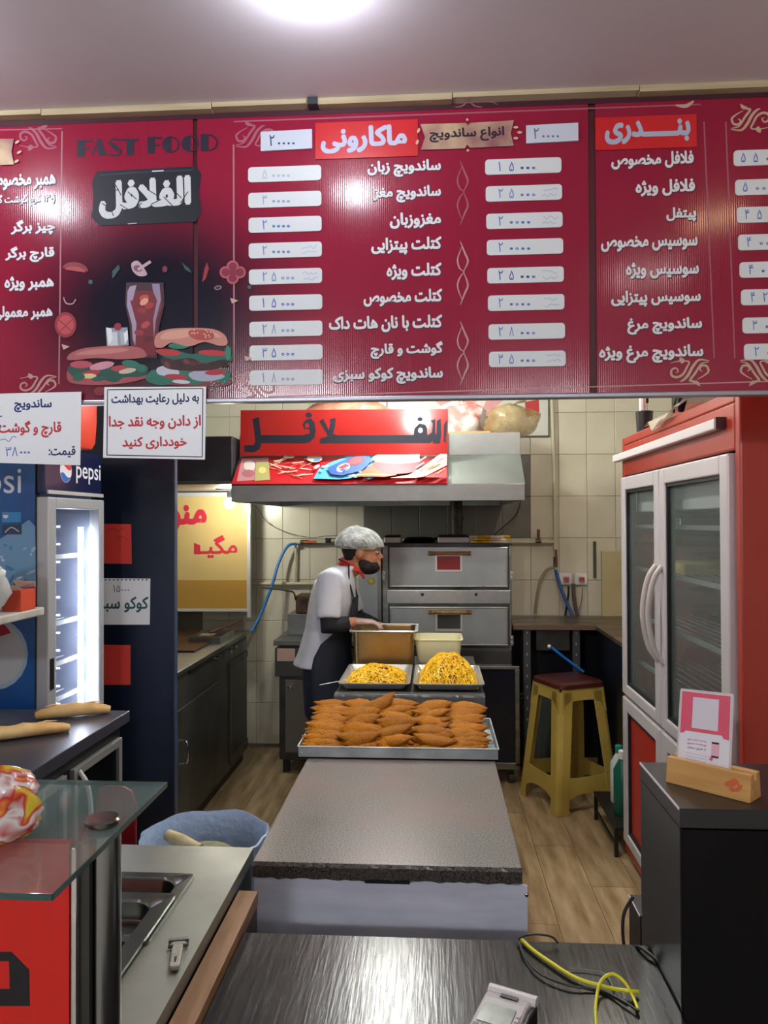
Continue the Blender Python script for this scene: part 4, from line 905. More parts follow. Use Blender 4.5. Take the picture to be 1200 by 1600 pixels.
pr = Print((KX+.035, 0, 0), (0, 1, 0), (0, 0, 1)); pr.lay = 2
# roundel + word on header
cx, cy, r_ = 108, 735, 17
q = pr.uv(103, 735); R_ = .050
for col, a0, a1, lo, hi in (('dfe4ea', 0, 360, -1, 1), ('c81f2c', 0, 0, .12, 1), ('1c62b4', 0, 0, -1, -.28)):
    pts = []
    if a1: pts = [(q[0]+R_*math.cos(6.283*i/28), q[1]+R_*math.sin(6.283*i/28)) for i in range(28)]
    else:
        n = 14; s = 1 if hi > .5 else -1; e = lo if s > 0 else hi; th = math.asin(abs(e)); th2 = math.asin(min(.98, abs(e)+ .22))
        aa = th if s > 0 else -th2; bb_ = math.pi-th2 if s > 0 else -(math.pi-th)
        pts = [(q[0]+.97*R_*math.cos(aa+(bb_-aa)*i/n), q[1]+.97*R_*math.sin(aa+(bb_-aa)*i/n)) for i in range(n+1)]
        A0 = Vector(pts[-1]); A1 = Vector(pts[0])
        for i in range(1, 8): f = i/8; p_ = A0.lerp(A1, f); pts.append((p_.x, p_.y+R_*.14*math.sin(f*6.283)*(1)))
    pr.poly(pts, col, uv=True)
q2 = pr.uv(119, 735); q3 = pr.uv(157, 738)
vs, fs = textmesh('pepsi', .01); u0_, u1_ = q2[0], q3[0]; v0, v1 = q[1]-.048, q[1]+.044
pr.mb.add([pr.at(u0_+(u1_-u0_)*v[0], v0+(v1-v0)*v[1], v[2]*.8) for v in vs], fs, pr.mi('d8dce6')); pr.lay += 1
pr.done('logo', hb)
# side decal print
pr = Print((0, KY0-.003, 0), (1, 0, 0), (0, 0, 1)); pr.lay = 2
pr.text('pepsi', -72, 733, 33, 784, 'd4dae8', .0)
pr.poly([(-30, 860), (20, 830), (45, 812), (55, 822), (56, 920), (40, 905), (20, 915), (-20, 900)], '6f9cc0', curve=False)
for k in range(26):
    x_, y_ = random.uniform(-10, 54), random.uniform(845, 950); pr.ell(x_, y_, random.uniform(2, 8), random.uniform(1, 4), random.choice(['9fbcd4', '4a86b8', '2a6aa8', 'b8ccdc']), random.uniform(-80, 20), n=8)
pr.rrect(3, 800, 33, 816, '3a8ac4'); pr.ell(9, 806, 4, 4, 'd8dce6'); pr.ell(9, 804.5, 3.6, 2.2, 'c0303c', 0, 180, 360); pr.rrect(4, 820, 34, 835, '33405a'); pr.stroke([(8, 832), (18, 824), (30, 831)], 1.5, 'c8ccd4')
pr.ell(-8, 1022, 52, 56, '9eb6c6'); pr.ell(-8, 1022, 46, 49, 'b9bcbc'); pr.ell(-14, 1010, 36, 42, 'a01e34', 0, 180, 330)
pr.done('side_artwork', t)
bag('plastic_bag', (KX-.22, 3.15, .908), .13, .14, .13, mat('milky_bag', '#dfe4ec', .3, alpha=.9), 'white bag standing on a shelf inside the lit cooler', seed=12) if False else None
for z, h, lab in ((1.24, .09, 'white carton on the upper middle shelf inside the cooler'), (.925, .11, 'white carton on the lower shelf inside the cooler')):
    yy = P(100, 1000, X=KX-.15).y
    o = MB().box(KX-.2, KX-.07, 3.0, 3.10, z, z+h).build('white_carton', mat('carton_white', '#e4e6ea', .5), None, bevel=.004); tag(o, lab, 'carton', 'cartons in the cooler')
# orange tub on cooler
c = P(128, 700, Y=3.1)
o = MB().rings([[(c.x+x, 3.05+y, KZ+.005 if z == 0 else KZ+z) for x, y in [(p[0]*k, p[1]*k) for p in rr_pts(-.13, -.1, .055, .1, .04, 5)]] for z, k in ((0, .75), (.03, .92), (.12, 1.0), (.25, 1.0), (.27, .96))]).build('orange_tub', mat('orange_plastic', '#e0452a', .4), None, smooth=True); tag(o, 'rounded orange plastic tub on top of the drinks cooler', 'tub')
# shelf with bag & box
t = thing('wall_shelf', 'white shelf in front of the blue cooler side', 'shelf', (-1.9, 2.6, 1.3))
sx = P(70, 955, Z=1.33).x; sy = P(70, 951, Z=1.33).y
sy = min(sy, KY0-.02); sx = P(70, 951, Y=sy).x; sz = P(70, 948, Y=sy).z
MB().box(XL, sx, 2.2, sy, sz-.03, sz).build('shelf_board', mat('off_white_board', '#c4c2ba', .45, c2='#a8a69e', ns=12), t, bevel=.006)
MB().box(XL, XL+.02, 2.3, 2.34, sz-.25, sz-.03).box(XL, XL+.3, 2.3, 2.33, sz-.05, sz-.03).build('bracket', steel_dk, t)
t.location.x = -1.9
tt = thing('open_box', 'torn orange and white box on the white shelf', 'box', (sx-.1, sy-.1, sz))
q = P(25, 945, Y=sy-.12)
b = MB().box(q.x-.03, q.x+.04, sy-.16, sy-.06, sz+.001, sz+.075); b.build('box_body', mat('orange_card', '#c8492e', .5), tt)
b = MB().add([(q.x-.035, sy-.16, sz+.076), (q.x+.045, sy-.16, sz+.08), (q.x+.03, sy-.19, sz+.095), (q.x-.05, sy-.18, sz+.088)], [(0, 1, 2, 3)]); b.build('flap', mat('white_card', '#d0ccc4', .6), tt, solid=.001); b = MB().add([(q.x-.03, sy-.06, sz+.076), (q.x+.04, sy-.06, sz+.08), (q.x+.05, sy-.08, sz+.10), (q.x-.04, sy-.07, sz+.105)], [(0, 1, 2, 3)]); b.build('flap', mat('white_card', '#d0ccc4', .6), tt, solid=.001)
q = P(2, 930, Y=sy-.2)
bag('carrier_bag', (q.x-.05, sy-.27, sz+.001), .10, .09, .10, mat('white_bag', '#ccd0d0', .3, alpha=.85, bump=.7, bs=20), 'crumpled white carrier bag on the shelf at the left edge', seed=21)
# ------------------------------------------------------------------ navy partition with papers
NY = 3.62; nx = P(272, 1000, Y=NY).x
t = thing('tall_partition', 'tall dark navy partition panel beside the drinks cooler', 'partition', (nx-.4, NY, 0))
MB().box(XL, nx, NY, NY+.03, 0, ZC-.001).build('panel', navy, t)
MB().box(nx, nx+.006, NY-.001, NY+.031, 0, ZC-.001).build('edge_strip', mat('navy_edge', '#3a4862', .3), t)
def sheet(cs, Y, m, name, label, cat='paper'):
    pts = [P(x, y, Y=Y) for x, y in cs]; o = MB().prism([(p.x, p.z) for p in pts], 'y', Y-.0015, Y-.0002).build(name, m); tag(o, label, cat); return o
orp = mat('orange_paper', '#c83a30', .55)
a = sheet([(120, 818), (205, 819), (206, 881), (120, 880)], NY, orp, 'orange_paper', 'orange red paper taped above the white price sheet')
pr = Print((0, NY-.0016, 0), (1, 0, 0), (0, 0, 1)); pr.stroke([(168, 830), (176, 825), (184, 830), (196, 824)], 1, '7a2030'); pr.stroke([(180, 842), (190, 838), (200, 844)], 1, '7a2030'); pr.done('handwriting', a)
sheet([(120, 1007), (204, 1008), (204, 1070), (120, 1070)], NY, orp, 'orange_paper', 'orange red paper taped below the white price sheet')
a = sheet([(110, 903), (235, 904), (234, 976), (110, 976)], NY, paper, 'price_sheet', 'white sheet with green lettering on the navy partition', 'notice')
pr = Print((0, NY-.0016, 0), (1, 0, 0), (0, 0, 1)); pr.text('کوکو سبزی', 140, 932, 232, 957, '2c5a58', .03); pr.text('۱۵', 177, 914, 188, 925, '5a5e70', .0)
for j in range(3): pr.ell(191+j*5, 922, 1.3, 1.2, '5a5e70', n=7)
for j in range(11): pr.ell(165+j*6.4, 906, 1.6, 1.1, '1c2230', n=7)
pr.done('lettering', a)
# ------------------------------------------------------------------ red chair seen through the glass, blue bin
t = thing('red_chair', 'red plastic chair back behind the glass top', 'chair', (-.93, 2.15, 0))
rp = mat('red_plastic', '#8c1622', .4)
b = MB(); n = 8; rs = []
for s_ in (0, 1):
    rs.append([( -.93+.0+x*.06, 2.2-.02*math.cos(x*1.2)+s_*.012, z) for x, z in [(-1, .52), (1, .52), (1, .83), (.8, .87), (.4, .885), (-.4, .885), (-.8, .87), (-1, .83)]])
b.rings(rs); b.build('backrest', rp, t, bevel=.003)
MB().box(-1.05, -.83, 1.95, 2.2, .43, .455).build('seat', rp, t, bevel=.008)
for x_, y_ in ((-1.03, 1.97), (-.83, 1.97), (-1.03, 2.18), (-.83, 2.18)): MB().tube([(x_, y_, 0), (x_*.99, y_, .43)], .014, 8).build('leg', rp, t, smooth=True)
MB().box(-1.045, -1.025, 2.19, 2.205, .45, .55).box(-.835, -.815, 2.19, 2.205, .45, .55).build('back_support', rp, t)
bc = P(320, 1303, Z=.65); br = .21
t = thing('waste_bin', 'round bin lined with a translucent blue bag behind the steel counter', 'bin', (bc.x, bc.y, 0))
MB().lathe([(.15, 0), (.165, .3), (.19, .62), (.186, .62), (.16, .3), (.145, .01)], (bc.x, bc.y, 0), 32, caps=False).build('bin_shell', mat('grey_blue_bin', '#4a5c78', .5), t, smooth=True)
b = MB(); rs = []; n = 48
for z, r in ((.40, .205), (.52, .207), (.62, .205), (.652, .203), (.655, .196), (.62, .178), (.5, .165), (.42, .155), (.38, .05)):
    rs.append([(bc.x+(r+.003*math.sin(j*.9)+.002*math.sin(j*2.1+z*30))*math.cos(6.28318*j/n), bc.y+(r+.003*math.sin(j*.9)+.002*math.sin(j*2.1+z*30))*math.sin(6.28318*j/n), z+.004*math.sin(j*.8)*(1 if z > .6 else .3)) for j in range(n)])
b.rings(rs, False); b.build('bin_liner', mat('blue_film', '#b4cdf0', .2, alpha=.75, bump=.7, bs=40), t, smooth=True)
q = P(262, 1322, Z=.57)
tt = thing('bread_crust', 'pale bread crust lying in the blue lined bin', 'bread', (q.x, q.y, .55))
MB().tube([(bc.x-.125, bc.y+.01, .640), (bc.x-.07, bc.y-.02, .632), (bc.x+.0, bc.y-.05, .622)], [.018, .024, .016], 10).build('crust', mat('stale_crust', '#cfc49a', .7, c2='#b8a878', ns=18), tt, smooth=True)
o = MB().ball((bc.x, bc.y, .50), .145, .145, .115, 18, 10).build('kitchen_waste', mat('waste', '#8a8468', .8, c2='#5c6a48', ns=14, bump=.6, bs=20), None, smooth=True); tag(o, 'heap of food waste inside the blue lined bin', 'waste', kind='stuff')
# ------------------------------------------------------------------ first granite table
def granite(name, c1, c2, c3):
    m = mat(name, c1, .22); nt = m.node_tree; N = nt.nodes; L = nt.links; b = N['Principled BSDF']
    tc = N.new('ShaderNodeTexCoord'); n1 = N.new('ShaderNodeTexNoise'); n1.inputs['Scale'].default_value = 240; n1.inputs['Detail'].default_value = 3; L.new(tc.outputs['Object'], n1.inputs[0])
    cr = N.new('ShaderNodeValToRGB'); cr.color_ramp.elements[0].position = .38; cr.color_ramp.elements[0].color = lin(c3); cr.color_ramp.elements[1].position = .6; cr.color_ramp.elements[1].color = lin(c1); L.new(n1.outputs[0], cr.inputs[0])
    n2 = N.new('ShaderNodeTexNoise'); n2.inputs['Scale'].default_value = 4; n2.inputs['Detail'].default_value = 3; L.new(tc.outputs['Object'], n2.inputs[0])
    mr = N.new('ShaderNodeMapRange'); mr.inputs[1].default_value = .45; mr.inputs[2].default_value = .7; mr.inputs[4].default_value = .6; L.new(n2.outputs[0], mr.inputs[0])
    mx = N.new('ShaderNodeMix'); mx.data_type = 'RGBA'; L.new(mr.outputs[0], mx.inputs[0]); L.new(cr.outputs[0], mx.inputs[6]); mx.inputs[7].default_value = lin(c2); L.new(mx.outputs[2], b.inputs['Base Color'])
    m3 = N.new('ShaderNodeMapRange'); m3.inputs[3].default_value = .22; m3.inputs[4].default_value = .42; L.new(n2.outputs[0], m3.inputs[0]); L.new(m3.outputs[0], b.inputs['Roughness'])
    return m
gt = granite('granite_top', '#84827c', '#7c605c', '#4c4a47'); ge = granite('granite_edge', '#5c564e', '#4a443e', '#1c1a18')
TX0, TX1 = P(392, 1350, Z=.85).x, P(816, 1356, Z=.85).x; TY0 = P(600, 1352, Z=.85).y; TY1 = 3.10
t = thing('granite_table', 'front granite topped kitchen table with white metal front panel', 'table', ((TX0+TX1)/2, 2.4, 0))
def slab(x0, x1, y0, y1, z0, z1, mt, me_, t, seed=1, nm='granite_slab'):
    b = MB(); rr = random.Random(seed); n = 40
    b.box(x0, x1, y0+.004, y1, z0, z1)
    o = b.build(nm, [mt, me_], t, bevel=.003)
    e = MB(); vs = []
    for i in range(n+1):
        xx = x0+(x1-x0)*i/n; a = rr.uniform(-.003, .003); vs += [(xx, y0+.004+a*.3, z1-.0005), (xx, y0-.001+a, z1-.008), (xx, y0+a*.7, (z0+z1)/2), (xx, y0+.002+a, z0+rr.uniform(-.001, .004)), (xx, y0+.012, z0+.002)]
    e.add(vs, [(i*5+j, i*5+j+1, i*5+j+6, i*5+j+5) for i in range(n) for j in range(4)]); e.build('slab_edge', me_, t, solid=.001)
    return o
slab(TX0, TX1, TY0, TY1, .812, .85, gt, ge, t)
MB().box(TX0+.004, TX0+.024, TY0+.03, TY1-.01, 0, .812).box(TX1-.024, TX1-.004, TY0+.03, TY1-.01, 0, .812).box(TX0+.024, TX1-.024, TY1-.03, TY1-.01, .0, .812).build('side_panel', mat('grey_white_sheet', '#a8acb4', .45), t)
fp = mat('scratched_white_metal', '#d6dae6', .4, 0, c2='#c4c8d6', ns=6, stretch=(1, 1, 5), noise_rough=.15)
b = MB(); n = 24; rr = random.Random(2); zt_ = []
xx0, xx1 = TX0+.002, TX1+.012
for i in range(n+1):
    f = i/n; dz = -.006 if .4 < f < .58 else (-.003 if .58 <= f < .62 else 0)
    zt_.append((xx0+(xx1-xx0)*f, .8105+dz-.006*max(0, f-.9)*10))
poly = zt_[::-1]+[(xx0, .1), (xx1, .1)]
b.prism(poly, 'y', TY0+.010, TY0+.022); b.build('front_panel', fp, t)
for px_, py_ in ((408, 1362), (553, 1364), (651, 1365), (823, 1399)):
    q = P(px_, py_, Y=TY0+.008); MB().ball((q.x, TY0+.010, q.z), .0055, .004, .0055, 12, 6).build('screw', chrome, t, smooth=True)
MB().box(P(570, 1358, Y=TY0).x, P(640, 1358, Y=TY0).x, TY0+.0, TY0+.012, .807, .815).build('rubber_spacer', blackm, t)
# tray with patties
AX0, AX1 = P(470, 1165, Z=.875).x, P(777, 1170, Z=.875).x; AY0 = P(620, 1187, Z=.85).y; AY1 = AY0+.40
t = thing('metal_tray', 'shallow galvanised tray of fried patties on the front table', 'tray', ((AX0+AX1)/2, AY0+.2, .85))
h = .038
b = MB(); b.box(AX0, AX1, AY0, AY1, .851, .855).box(AX0, AX1, AY0, AY0+.002, .851, .851+h).box(AX0, AX1, AY1-.002, AY1, .851, .851+h).box(AX0, AX0+.002, AY0, AY1, .851, .851+h).box(AX1-.002, AX1, AY0, AY1, .851, .851+h); b.build('tray_body', galv, t)
b = MB(); c4 = [(AX0, AY0), (AX1, AY0), (AX1, AY1), (AX0, AY1), (AX0, AY0)]
for a, c in zip(c4[:-1], c4[1:]): b.tube([(a[0], a[1], .851+h), (c[0], c[1], .851+h)], .003, 8)
b.build('rolled_rim', galv, t, smooth=True)
for a in c4[:2]: MB().ball((a[0]+(.012 if a[0] < 0 else -.012), AY0-.001, .868), .003, .002, .003, 8, 5).build('rivet', galv, t, smooth=True)
def patty_mesh(seed):
    rr = random.Random(seed); b = MB(); n = 15; rs = []
    L = .080; bend = rr.uniform(-.004, .010)
    for i in range(n+1):
        f = -1+2*i/n; wd_ = max(.03, (1-abs(f)**1.7))*.036*(1+.05*rr.uniform(-1, 1)); th = max(.06, (1-abs(f)**2.2))*.0125
        ring = []
        for j in range(14):
            a = 6.28318*j/14; s_ = 1+.04*math.sin(3*a+i)
            ring.append((f*L, wd_*math.cos(a)*s_+.006*f*f, th*math.sin(a)*s_*(1.1 if math.sin(a) > 0 else .8)+bend*f*f+.0008*math.sin(i*2.1+j)))
        rs.append(ring)
    b.rings(rs); me = bpy.data.meshes.new('patty'); me.from_pydata(b.v, [], b.f)
    for p in me.polygons: p.use_smooth = True
    me.materials.append(mat('fried_crust', '#a86a06', .6, c2='#804806', ns=22, bump=.4, bs=110, rnd=.16, lo=.3, hi=.75, spec=.15)); return me
pms = [patty_mesh(i) for i in range(5)]
ORD = ['first', 'second', 'third', 'fourth', 'fifth', 'sixth', 'seventh', 'eighth', 'ninth', 'tenth', 'eleventh', 'twelfth', 'thirteenth', 'fourteenth', 'fifteenth']
def patty(x, y, z, rz, rx, ry, label, k, s=1):
    o = bpy.data.objects.new('fried_patty', pms[k % 5]); C.objects.link(o); o.location = (x, y, z); o.rotation_euler = (rx, ry, rz); o.scale = (s, s, s); tag(o, label, 'patty', 'fried patties in the metal tray')
rr = random.Random(31); k = 0
cols = [('far left stack', .082, 13, 0), ('inner left stack', .20, 11, 1), ('middle heap', .325, 12, 1), ('inner right stack', .455, 11, 2), ('far right stack', .575, 13, 0)]
for nm_, dx, n, kind in cols:
    for i in range(n):
        f = i/(n-1); x_ = AX0+dx+rr.uniform(-.01, .01); y_ = AY0+.05+f*.25
        z_ = .873+.084*f**.8
        if kind == 0: patty(x_, y_, z_, rr.uniform(-.10, .10), .28+rr.uniform(-.1, .12), rr.uniform(-.05, .05), f'fried patty, {ORD[i]} from the front in the {nm_}', k, .98)
        else: patty(x_, y_, z_+(.008 if i % 2 else 0), rr.uniform(-.45, .45), .4+rr.uniform(-.25, .3), rr.uniform(-.28, .18), f'fried patty, {ORD[i]} from the front in the {nm_}', k, 1.0)
        k += 1
q = P(592, 1112, Y=AY0+.25); patty(q.x, AY0+.27, .968, .5, .3, -.45, 'fried patty with its tip poking up highest in the tray', k); k += 1
for i in range(4):
    for j in range(4):
        patty(AX0+.09+i*.158, AY0+.08+j*.085, .868+.014*j, rr.uniform(-.1, .1), .1, 0, f'fried patty of the bottom layer, {ORD[j]} row, {ORD[i]} from the left', k); k += 1
# ------------------------------------------------------------------ second table
RX0, RX1 = P(522, 1085, Z=.9).x, P(757, 1085, Z=.9).x; RY0 = P(640, 1086, Z=.9).y; RY1 = 4.30
t = thing('granite_table', 'rear dark granite table wrapped in cling film beside the cook', 'table', ((RX0+RX1)/2, 3.8, 0))
g2 = granite('dark_granite', '#3c3c3a', '#4c4a46', '#181818')
slab(RX0, RX1, RY0, RY1, .845, .90, g2, g2, t, 4)
MB().box(RX0+.03, RX1-.02, RY0+.03, RY1-.03, 0, .845).build('cabinet_body', mat('grey_sheet', '#9a9c98', .5), t)
b = MB(); n = 40; vs = []
for i in range(n+1):
    xx = RX0-.002+(RX1-RX0+.004)*i/n
    for j, (yy, zz) in enumerate(((RY0+.05, .9025), (RY0+.0, .9025), (RY0-.005, .892), (RY0-.006, .868), (RY0-.003, .848))): vs.append((xx, yy+.002*math.sin(i*1.9+j), zz+.0012*math.sin(i*2.7+j*2)))
b.add(vs, [(i*5+j, i*5+j+1, i*5+j+6, i*5+j+5) for i in range(n) for j in range(4)])
b.build('cling_film', mat('cling', '#c8cccc', .12, alpha=.12, bump=.9, bs=26), t, smooth=True)
# noodle trays
traym = mat('tray_steel', '#b8bab6', .3, .6)
def flat_tray(x0, x1, y0, y1, label):
    t = thing('serving_tray', label, 'tray', ((x0+x1)/2, (y0+y1)/2, .9025)); z = .9035; i = .02; hh = .032
    R = lambda a, z_, r: [(p[0], p[1], z_) for p in rr_pts(x0+a, y0+a, x1-a, y1-a, r, 5)]
    rs = [R(0, z+hh-.004, .02), R(0, z+hh, .02), R(.008, z+hh, .02), R(i+.005, z+.006, .02), R(i+.012, z, .02)]
    b = MB(); b.rings(rs, False); b.add(rs[-1], [tuple(range(len(rs[0])))]); b.build('tray_body', traym, t, smooth=True, solid=.0015); return t
ny = P(640, 1080, Z=.905).y+.004
l0, l1 = P(522, 1080, Z=.93).x, P(639, 1080, Z=.93).x; m0, m1 = P(644, 1080, Z=.93).x, P(760, 1080, Z=.93).x
flat_tray(l0, l1, ny, ny+.46, 'left steel tray holding the lower heap of yellow noodles')
flat_tray(m0, m1, ny, ny+.46, 'right steel tray holding the taller heap of yellow noodles')
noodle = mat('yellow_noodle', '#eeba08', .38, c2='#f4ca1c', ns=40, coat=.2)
meat = mat('fried_meat_bits', '#8a3c12', .6, c2='#b0561c', ns=60)
def mound(cx, cy, rx, ry, h, n, label, seed):
    rr = random.Random(seed)
    def H(x, y):
        return h*max(0, 1-abs(x/rx)**2.3)**.85*max(0, 1-abs(y/ry)**2.3)**.7*(1+.10*math.sin(x*45)*math.cos(y*38))
    b = MB(); N_ = 18; vs = []
    for i in range(N_+1):
        for j in range(N_+1):
            x = rx*.98*(-1+2*i/N_); y = ry*.98*(-1+2*j/N_); vs.append((cx+x, cy+y, .912+H(x, y)*.9))
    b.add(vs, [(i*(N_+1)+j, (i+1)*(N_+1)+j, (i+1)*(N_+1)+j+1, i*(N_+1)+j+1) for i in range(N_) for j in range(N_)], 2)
    for _ in range(n):
        while True:
            x, y = rr.uniform(-rx, rx), rr.uniform(-ry, ry)
            break
        a = rr.uniform(0, 6.28); cv = rr.uniform(-.5, .5); pts = []; 
        for s_ in range(9):
            dz = .003+.004*math.sin(s_*.8+a); xx = min(rx*.98, max(-rx*.98, x)); yy = min(ry*.98, max(-ry*.98, y))
            pts.append((cx+xx, cy+yy, .912+H(xx, yy)+dz)); x += .009*math.cos(a); y += .009*math.sin(a); a += cv
        b.tube(pts, .0022, 5, mi=0)
    for _ in range(26 if h > .1 else 14):
        x, y = rr.gauss(0, rx*.4), rr.gauss(-ry*.2, ry*.35)
        if abs(x) < rx*.8 and abs(y) < ry*.8: b.ball((cx+x, cy+y, .913+H(x, y)+.004), rr.uniform(.004, .009), rr.uniform(.004, .008), .004, 7, 5, mi=1)
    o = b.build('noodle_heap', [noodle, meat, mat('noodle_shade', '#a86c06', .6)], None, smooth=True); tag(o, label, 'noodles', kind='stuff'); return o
mound((l0+l1)/2, ny+.2, (l1-l0)/2-.026, .17, .06, 420, 'low heap of yellow noodles in the left tray', 5)
mound((m0+m1)/2, ny+.2, (m1-m0)/2-.026, .18, .115, 700, 'tall heap of yellow noodles with meat in the right tray', 6)
a = P(499, 1070, Y=ny+.08); c = P(548, 1061, Y=ny+.14)
t = thing('serving_spoon', 'steel spoon stuck in the left noodle heap', 'spoon', tuple(c))
MB().tube([a, a.lerp(c, .5), c, c+(c-a)*.6], [(.006, .0015), (.0035, .0015), (.003, .0015), (.003, .0015)], 8).build('handle', chrome, t, smooth=True)
MB().ball(tuple(c+(c-a)*.8), .024, .018, .006, 12, 6).build('bowl', chrome, t, smooth=True)
# deep pan
py0 = 3.90
hx0, hx1 = P(546, 990, Y=py0).x, P(652, 990, Y=py0).x
goldpan = mat('reflective_pan', '#c9a868', .3, 1, c2='#b08c4c', ns=2.5, stretch=(1, 1, 2))
t = pan('deep_food_pan', 'deep steel food pan in front of the cook', hx0, hx1, py0, py0+.27, P(600, 987, Y=py0).z, P(600, 987, Y=py0).z-.9035, .012, .03, mat('deep_pan_gold_reflection', '#b89c6c', .3, .85, c2='#96784a', ns=3), tap=.05)  # golden reflection of the noodles painted into the steel's base colour
zr = P(600, 987, Y=py0).z
b = MB(); c_ = [(p[0], p[1], zr+.001) for p in rr_pts(hx0, py0, hx1, py0+.27, .02, 5)]; b.tube(c_+[c_[0]], .0045, 6, caps=False)
b.add([(p[0], p[1], zr+.003) for p in rr_pts(hx0, py0, hx1, py0+.27, .02, 5)]+[(p[0], p[1], zr+.003) for p in rr_pts(hx0+.013, py0+.013, hx1-.013, py0+.257, .02, 5)], [(i, (i+1) % 20, 20+(i+1) % 20, 20+i) for i in range(20)])
rm = b.build('rolled_rim', mat('rim_steel', '#d4d4d0', .25, .5), t, smooth=True)
# cream tub
t = thing('cream_tub', 'cream translucent plastic tub behind the noodles', 'tub', (0, 0, .902)); tx0, tx1 = P(646, 1000, Y=3.95).x, P(724, 1000, Y=3.95).x
zt_ = P(690, 1000, Y=3.95).z
def RR(x0, x1, y0, y1, r, z): return [(p[0], p[1], z) for p in rr_pts(x0, y0, x1, y1, r, 5)]
t.location = ((tx0+tx1)/2, 4.05, .902)
rs = [RR(tx0+.04, tx1-.04, 3.99, 4.16, .02, .903), RR(tx0+.02, tx1-.02, 3.965, 4.185, .025, .93), RR(tx0+.006, tx1-.006, 3.955, 4.195, .03, zt_-.008), RR(tx0, tx1, 3.95, 4.2, .03, zt_-.004), RR(tx0, tx1, 3.95, 4.2, .03, zt_), RR(tx0+.008, tx1-.008, 3.958, 4.192, .028, zt_)]
rs += [RR(tx0+.012, tx1-.012, 3.962, 4.188, .026, zt_-.01), RR(tx0+.026, tx1-.026, 3.972, 4.178, .02, .935), RR(tx0+.044, tx1-.044, 3.995, 4.155, .018, .908)]
b = MB(); b.rings(rs, True); b.build('tub_body', mat('cream_plastic', '#e6e4b8', .35), t, smooth=True)
# ------------------------------------------------------------------ deck oven
OY = 4.86; ox0, ox1 = P(597, 950, Y=OY).x, P(800, 950, Y=OY).x
zT = P(700, 849, Y=OY).z
ov = thing('deck_oven', 'two deck stainless pizza oven with wooden door handles', 'oven', ((ox0+ox1)/2, 5.1, 0))
MB().box(ox0, ox1, OY+.02, 5.50, .55, zT-.012).build('oven_body', steel, ov, bevel=.004)
MB().box(ox0-.004, ox1+.004, OY, 5.52, zT-.012, zT).build('top_plate', steel_dk, ov, bevel=.002)
zz = lambda y: P(700, y, Y=OY).z
doorst = mat('door_steel', '#aab0ac', .38, .85, c2='#989e9a', ns=3, noise_rough=.12)
for (ya, yb_, wy0, wy1, cols_) in ((855, 917, 867, 893, '#a8322e'), (948, 1008, 958, 985, '#4a4c48')):
    z1, z0_ = zz(ya), zz(yb_); dx0, dx1 = P(609, 900, Y=OY).x, P(793, 900, Y=OY).x
    MB().box(dx0-.012, dx1+.012, OY+.006, OY+.03, z0_-.02, z1+.014).build('door_surround', steel_dk, ov)
    d = MB().box(dx0, dx1, OY-.012, OY+.012, z0_, z1).build('door', doorst, ov, bevel=.008)
    b = MB(); e = .008
    b.box(dx0, dx1, OY-.017, OY-.012, z1-e, z1).box(dx0, dx1, OY-.017, OY-.012, z0_, z0_+e).box(dx0, dx0+e, OY-.017, OY-.012, z0_+e, z1-e).box(dx1-e, dx1, OY-.017, OY-.012, z0_+e, z1-e); b.build('door_rim', steel_lt, d, bevel=.002)
    a0, a1 = P(680, 900, Y=OY).x, P(722, 900, Y=OY).x; w1, w0 = zz(wy0), zz(wy1)
    b = MB().box(a0, a1, OY-.026, OY-.012, w1-.006, w1).box(a0, a1, OY-.026, OY-.012, w0, w0+.012).box(a0, a0+.012, OY-.026, OY-.012, w0+.012, w1-.006).box(a1-.012, a1, OY-.026, OY-.012, w0+.012, w1-.006); b.build('window_frame', mat('frame_steel', '#dcdcd8', .3, .5), d)
    MB().box(a0+.012, a1-.012, OY-.0155, OY-.012, w0+.012, w1-.006).build('window_pane', mat('pane'+cols_, cols_, .1, coat=.5), d)
    hz = zz(wy0-3); h0, h1 = P(669, 864, Y=OY).x, P(735, 864, Y=OY).x
    MB().tube([(h0, OY-.05, hz), (h0+.02, OY-.05, hz), (h1-.02, OY-.05, hz), (h1, OY-.05, hz)], [.014, .012, .012, .014], 12).build('handle', mat('worn_brass_wood', '#bc8c50', .4, c2='#7a5228', ns=20), d, smooth=True)
    for hx in (h0+.012, h1-.012): MB().cyl((hx, OY-.012, hz), (hx, OY-.062, hz), .011, 12).build('handle_bracket', mat('dark_brass', '#6a4a2c', .4, .6), d, smooth=True)
z1, z0_ = zz(922), zz(943)
mid = MB().box(ox0+.03, ox1-.01, OY-.004, OY+.02, z0_, z1).build('control_strip', steel_lt, ov, bevel=.003)
for px_ in (660, 744): q = P(px_, 929, Y=OY-.01); MB().cyl((q.x, OY-.004, q.z), (q.x, OY-.010, q.z), .010, 14).build('vent_hole', blackm, ov)
z1, z0_ = zz(1015), zz(1037)
MB().box(ox0+.02, ox1-.005, OY-.004, OY+.02, z0_, z1).build('lower_strip', steel_dk, ov, bevel=.003)
q = P(745, 1025, Y=OY-.01); MB().cyl((q.x, OY-.004, q.z), (q.x, OY-.010, q.z), .009, 14).build('vent_hole', blackm, ov)
for zq in (zz(900), zz(1000)):
    for xq in (ox0+.014, ox1-.002): MB().box(xq-.012, xq+.010, OY-.014, OY+.0, zq-.03, zq+.03).cyl((xq, OY-.012, zq+.014), (xq, OY-.024, zq+.014), .008, 10).cyl((xq, OY-.012, zq-.014), (xq, OY-.024, zq-.014), .008, 10).build('hinge', steel_lt, ov, bevel=.002)
